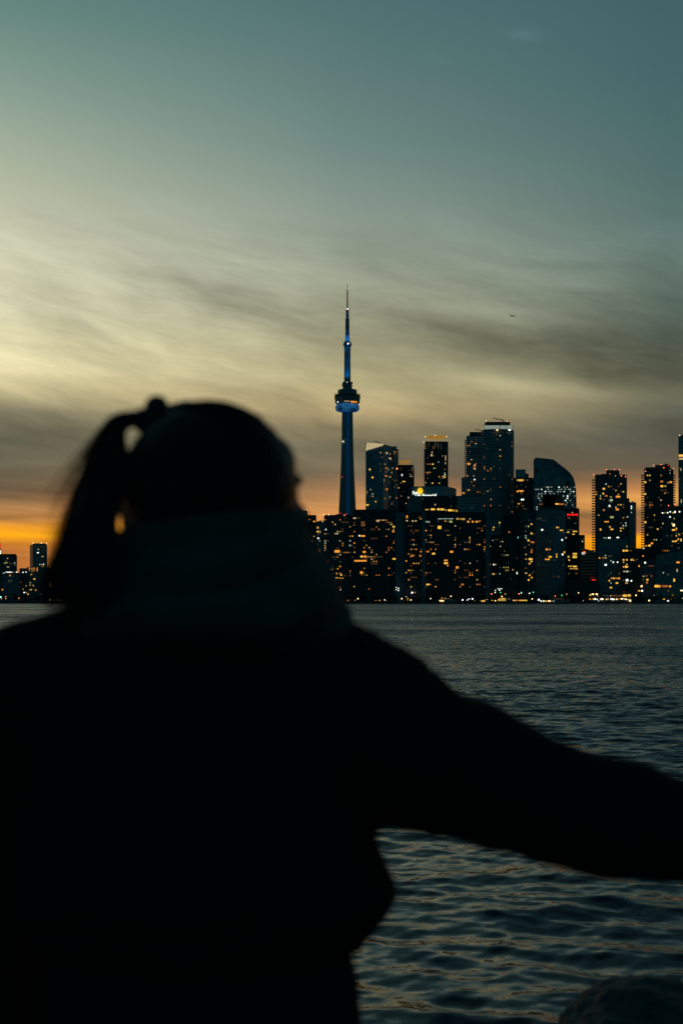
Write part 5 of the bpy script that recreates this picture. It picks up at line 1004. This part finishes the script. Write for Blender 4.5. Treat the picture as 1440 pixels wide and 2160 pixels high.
# ------------------------------------------------------------------ sky
def sky():
    w = bpy.data.worlds.new('World'); SC.world = w; w.use_nodes = True; N = w.node_tree.nodes; L = w.node_tree.links; N.clear()
    out = N.new('ShaderNodeOutputWorld'); bg = N.new('ShaderNodeBackground'); L.new(bg.outputs[0], out.inputs[0])
    tc = N.new('ShaderNodeTexCoord'); sp = N.new('ShaderNodeSeparateXYZ'); L.new(tc.outputs['Generated'], sp.inputs[0])
    def mth(op, a, b=None, c=None, clamp=False):
        m = N.new('ShaderNodeMath'); m.operation = op; m.use_clamp = clamp
        for i, v in enumerate((a, b, c)):
            if v is None: continue
            if isinstance(v, (int, float)): m.inputs[i].default_value = v
            else: L.new(v, m.inputs[i])
        return m.outputs[0]
    x, y, z = sp.outputs
    az = mth('ARCTAN2', x, y)                                       # 0 straight ahead, + to the right
    hyp = mth('SQRT', mth('ADD', mth('MULTIPLY', x, x), mth('MULTIPLY', y, y)))
    el = mth('DIVIDE', z, mth('MAXIMUM', hyp, 1e-3))                # tangent of the elevation
    def sstep(v, a, b):
        m = N.new('ShaderNodeMapRange'); m.interpolation_type = 'SMOOTHERSTEP'; m.inputs[1].default_value = a; m.inputs[2].default_value = b; L.new(v, m.inputs[0]); return m.outputs[0]
    def lstep(v, a, b, lo=0.0, hi=1.0):
        m = N.new('ShaderNodeMapRange'); m.inputs[1].default_value = a; m.inputs[2].default_value = b; m.inputs[3].default_value = lo; m.inputs[4].default_value = hi; L.new(v, m.inputs[0]); return m.outputs[0]
    # clouds bend the bands a little
    def nzt(scale, det, rough, off, ax=1.0, ay=1.0, rot=0.0, src=None):
        cb = N.new('ShaderNodeCombineXYZ')
        u = mth('ADD', mth('MULTIPLY', az, ax), mth('MULTIPLY', el, rot * ax)); v = mth('ADD', mth('MULTIPLY', el, ay), mth('MULTIPLY', az, rot * ay))
        if src is not None: v = mth('ADD', v, mth('MULTIPLY', src, 1.0))
        L.new(u, cb.inputs[0]); L.new(v, cb.inputs[1]); cb.inputs[2].default_value = off
        n = N.new('ShaderNodeTexNoise'); n.inputs['Scale'].default_value = scale; n.inputs['Detail'].default_value = det; n.inputs['Roughness'].default_value = rough; L.new(cb.outputs[0], n.inputs['Vector'])
        return mth('SUBTRACT', n.outputs['Fac'], .5)
    warp = nzt(1, 2, .5, 1.0, 5, 7)
    elw = mth('ADD', el, mth('MULTIPLY', warp, .018))
    def ramp(stops):
        cr = N.new('ShaderNodeValToRGB'); cr.color_ramp.interpolation = 'EASE' if False else 'LINEAR'
        st = sorted([((HY - py) / F / .45, c) for py, c in stops]); E = cr.color_ramp.elements
        while len(E) < len(st): E.new(.5)
        for e, (p, c) in zip(E, st): e.position = max(0, min(1, p))
        for i, (p, c) in enumerate(st): E[i].position = max(0, min(1, p)); E[i].color = (*s2l(c), 1)
        L.new(mth('DIVIDE', elw, .45, clamp=True), cr.inputs[0]); return cr.outputs[0]
    Lf = ramp([(-60, (88, 124, 120)), (60, (104, 137, 129)), (230, (138, 160, 146)), (400, (176, 184, 160)), (520, (203, 203, 176)), (640, (210, 206, 174)), (720, (216, 209, 168)), (790, (220, 209, 164)), (840, (178, 168, 128)), (880, (132, 128, 103)), (940, (108, 107, 88)), (1000, (104, 98, 79)), (1045, (112, 95, 72)), (1072, (150, 112, 74)), (1100, (188, 132, 72)), (1118, (232, 152, 40)), (1135, (250, 168, 16)), (1150, (214, 134, 40)), (1170, (190, 118, 58)), (1260, (180, 104, 50))])
    Ce = ramp([(-60, (74, 106, 108)), (0, (81, 113, 115)), (150, (93, 123, 121)), (300, (110, 136, 130)), (440, (136, 152, 141)), (560, (156, 164, 144)), (650, (167, 168, 142)), (740, (166, 161, 127)), (800, (172, 162, 122)), (870, (180, 161, 117)), (915, (146, 135, 103)), (950, (120, 113, 90)), (1000, (122, 107, 82)), (1035, (165, 124, 84)), (1065, (200, 143, 88)), (1090, (216, 146, 80)), (1140, (220, 145, 60)), (1260, (200, 120, 50))])
    Rt = ramp([(-60, (54, 84, 92)), (0, (63, 96, 102)), (200, (70, 103, 106)), (380, (81, 111, 109)), (520, (95, 118, 112)), (600, (98, 116, 106)), (660, (90, 105, 95)), (720, (82, 93, 82)), (790, (100, 104, 86)), (840, (104, 104, 84)), (890, (88, 90, 76)), (950, (83, 82, 71)), (1000, (94, 84, 69)), (1025, (138, 104, 71)), (1044, (182, 126, 74)), (1062, (214, 150, 76)), (1078, (206, 144, 72)), (1090, (150, 118, 78)), (1108, (160, 112, 68)), (1127, (150, 102, 66)), (1134, (205, 128, 40)), (1142, (255, 164, 6)), (1175, (255, 160, 2)), (1260, (230, 130, 10))])
    def mixc(f, a, b):
        m = N.new('ShaderNodeMix'); m.data_type = 'RGBA'; L.new(f, m.inputs[0]); L.new(a, m.inputs[6]); L.new(b, m.inputs[7]); return m.outputs[2]
    c1 = mixc(lstep(az, -.235, .0), Lf, Ce); front = mixc(lstep(az, .0, .225), c1, Rt)
    # cloud texture: broad soft banks and fine wisps, streaming down to the right
    bw = nzt(1, 3, .55, 21.0, 6, 9); big = nzt(1, 4, .55, 4.0, 2.6, 11, .22, mth('MULTIPLY', bw, 1.3)); wisp = nzt(1, 6, .62, 7.0, 7, 38, .20, mth('MULTIPLY', bw, 1.1)); low = nzt(1, 5, .6, 2.0, 5.5, 75, .07, mth('MULTIPLY', bw, 1.2)); med = nzt(1, 5, .58, 31.0, 8, 24, .26, mth('MULTIPLY', bw, 1.5)); tiny = nzt(1, 6, .65, 11.0, 14, 90, .16, mth('MULTIPLY', bw, 2.2))
    band = mth('MULTIPLY', sstep(el, .05, .13), mth('SUBTRACT', 1.0, sstep(el, .19, .31)))
    lowm = mth('SUBTRACT', 1.0, sstep(el, .06, .11))
    g = mth('MULTIPLY', band, mth('ADD', mth('ADD', mth('ADD', mth('MULTIPLY', big, .80), mth('MULTIPLY', med, .80)), mth('MULTIPLY', wisp, .50)), mth('MULTIPLY', tiny, .42)))
    g = mth('ADD', g, mth('MULTIPLY', lowm, mth('MULTIPLY', low, 1.35)))
    def blob(px, py, sx, sy, tilt, amp):
        a0 = math.atan((px - CX) / F); e0 = (HY - py) / F
        du = mth('SUBTRACT', az, a0); dv = mth('ADD', mth('SUBTRACT', el, e0), mth('MULTIPLY', du, tilt))
        q = mth('ADD', mth('POWER', mth('ABSOLUTE', mth('MULTIPLY', du, F / sx)), 2.0), mth('POWER', mth('ABSOLUTE', mth('MULTIPLY', dv, F / sy)), 2.0))
        return mth('MULTIPLY', mth('EXPONENT', mth('MULTIPLY', q, -1.0)), amp)
    for b in ((1180, 735, 330, 60, .10, -.19), (980, 700, 200, 26, .22, -.10), (1120, 818, 120, 17, .10, .34), (980, 795, 120, 22, .25, .16), (840, 850, 130, 24, .15, .12), (760, 905, 200, 18, .05, -.10), (90, 925, 190, 34, -.02, -.20), (70, 880, 110, 18, .15, -.10), (120, 700, 140, 22, .32, -.13), (330, 860, 160, 16, .1, .05), (1340, 800, 160, 26, .05, -.12), (1250, 840, 140, 14, .1, .12), (700, 640, 220, 50, .3, -.05), (60, 985, 120, 10, 0, .16), (20, 1095, 120, 7, -.05, -.22), (1105, 82, 34, 12, .1, .16), (920, 125, 30, 10, .2, .04), (70, 1052, 100, 10, 0, -.1), (1230, 1090, 80, 5, 0, -.12)):
        g = mth('ADD', g, blob(*b))
    gain = mth('MAXIMUM', mth('ADD', 1.0, mth('MULTIPLY', g, 1.25)), .25)
    vm = N.new('ShaderNodeVectorMath'); vm.operation = 'SCALE'; L.new(front, vm.inputs[0]); L.new(gain, vm.inputs['Scale'])
    # higher up and behind the viewer the sky is a dim blue dusk
    hi = N.new('ShaderNodeRGB'); hi.outputs[0].default_value = (.016, .045, .065, 1); bk = N.new('ShaderNodeRGB'); bk.outputs[0].default_value = (.0018, .0370, .0520, 1)
    s1 = mixc(sstep(el, .42, 1.3), vm.outputs[0], hi.outputs[0])
    side = mth('MAXIMUM', sstep(mth('ABSOLUTE', az), .4, 1.4), sstep(el, 1.0, 4.0))
    s2 = mixc(side, s1, bk.outputs[0])
    # a trace of the physical dusk sky for the light from the set sun
    ns = N.new('ShaderNodeTexSky'); ns.sky_type = 'NISHITA'; ns.sun_disc = False; ns.sun_elevation = math.radians(.6); ns.sun_rotation = math.radians(-22); ns.air_density = 1.0; ns.dust_density = 2.0
    ad = N.new('ShaderNodeVectorMath'); ad.operation = 'MULTIPLY_ADD'; L.new(ns.outputs[0], ad.inputs[0]); ad.inputs[1].default_value = (.0012,) * 3; L.new(s2, ad.inputs[2])
    L.new(ad.outputs[0], bg.inputs['Color']); bg.inputs['Strength'].default_value = 1.0
    w.cycles.sampling_method = 'MANUAL'; w.cycles.sample_map_resolution = 1024
sky()
sun = bpy.data.lights.new('sun', 'SUN'); sun.energy = .03; sun.angle = math.radians(6); sun.color = (1, .6, .3)
so = bpy.data.objects.new('sun', sun); link(so); so.rotation_euler = Vector((math.sin(math.radians(22)), -math.cos(math.radians(22)), -.012)).to_track_quat('-Z', 'Y').to_euler()

cam = bpy.data.cameras.new('camera'); co = bpy.data.objects.new('camera', cam); link(co)
cam.sensor_fit = 'HORIZONTAL'; cam.sensor_width = 24; cam.lens = 50; cam.shift_y = (HY - 1080) / 1440.0
co.location = (0, 0, CAM); co.rotation_euler = (math.radians(90), 0, 0); cam.clip_start = .05; cam.clip_end = 60000
cam.dof.use_dof = True; cam.dof.focus_distance = 1500; cam.dof.aperture_fstop = 4.0
SC.camera = co
SC.view_settings.view_transform = 'Standard'; SC.view_settings.look = 'None'; SC.view_settings.exposure = 0; SC.view_settings.gamma = 1
SC.render.resolution_x = 682; SC.render.resolution_y = 1024
SC.cycles.max_bounces = 5; SC.cycles.diffuse_bounces = 2; SC.cycles.glossy_bounces = 3; SC.cycles.sample_clamp_indirect = 1.5
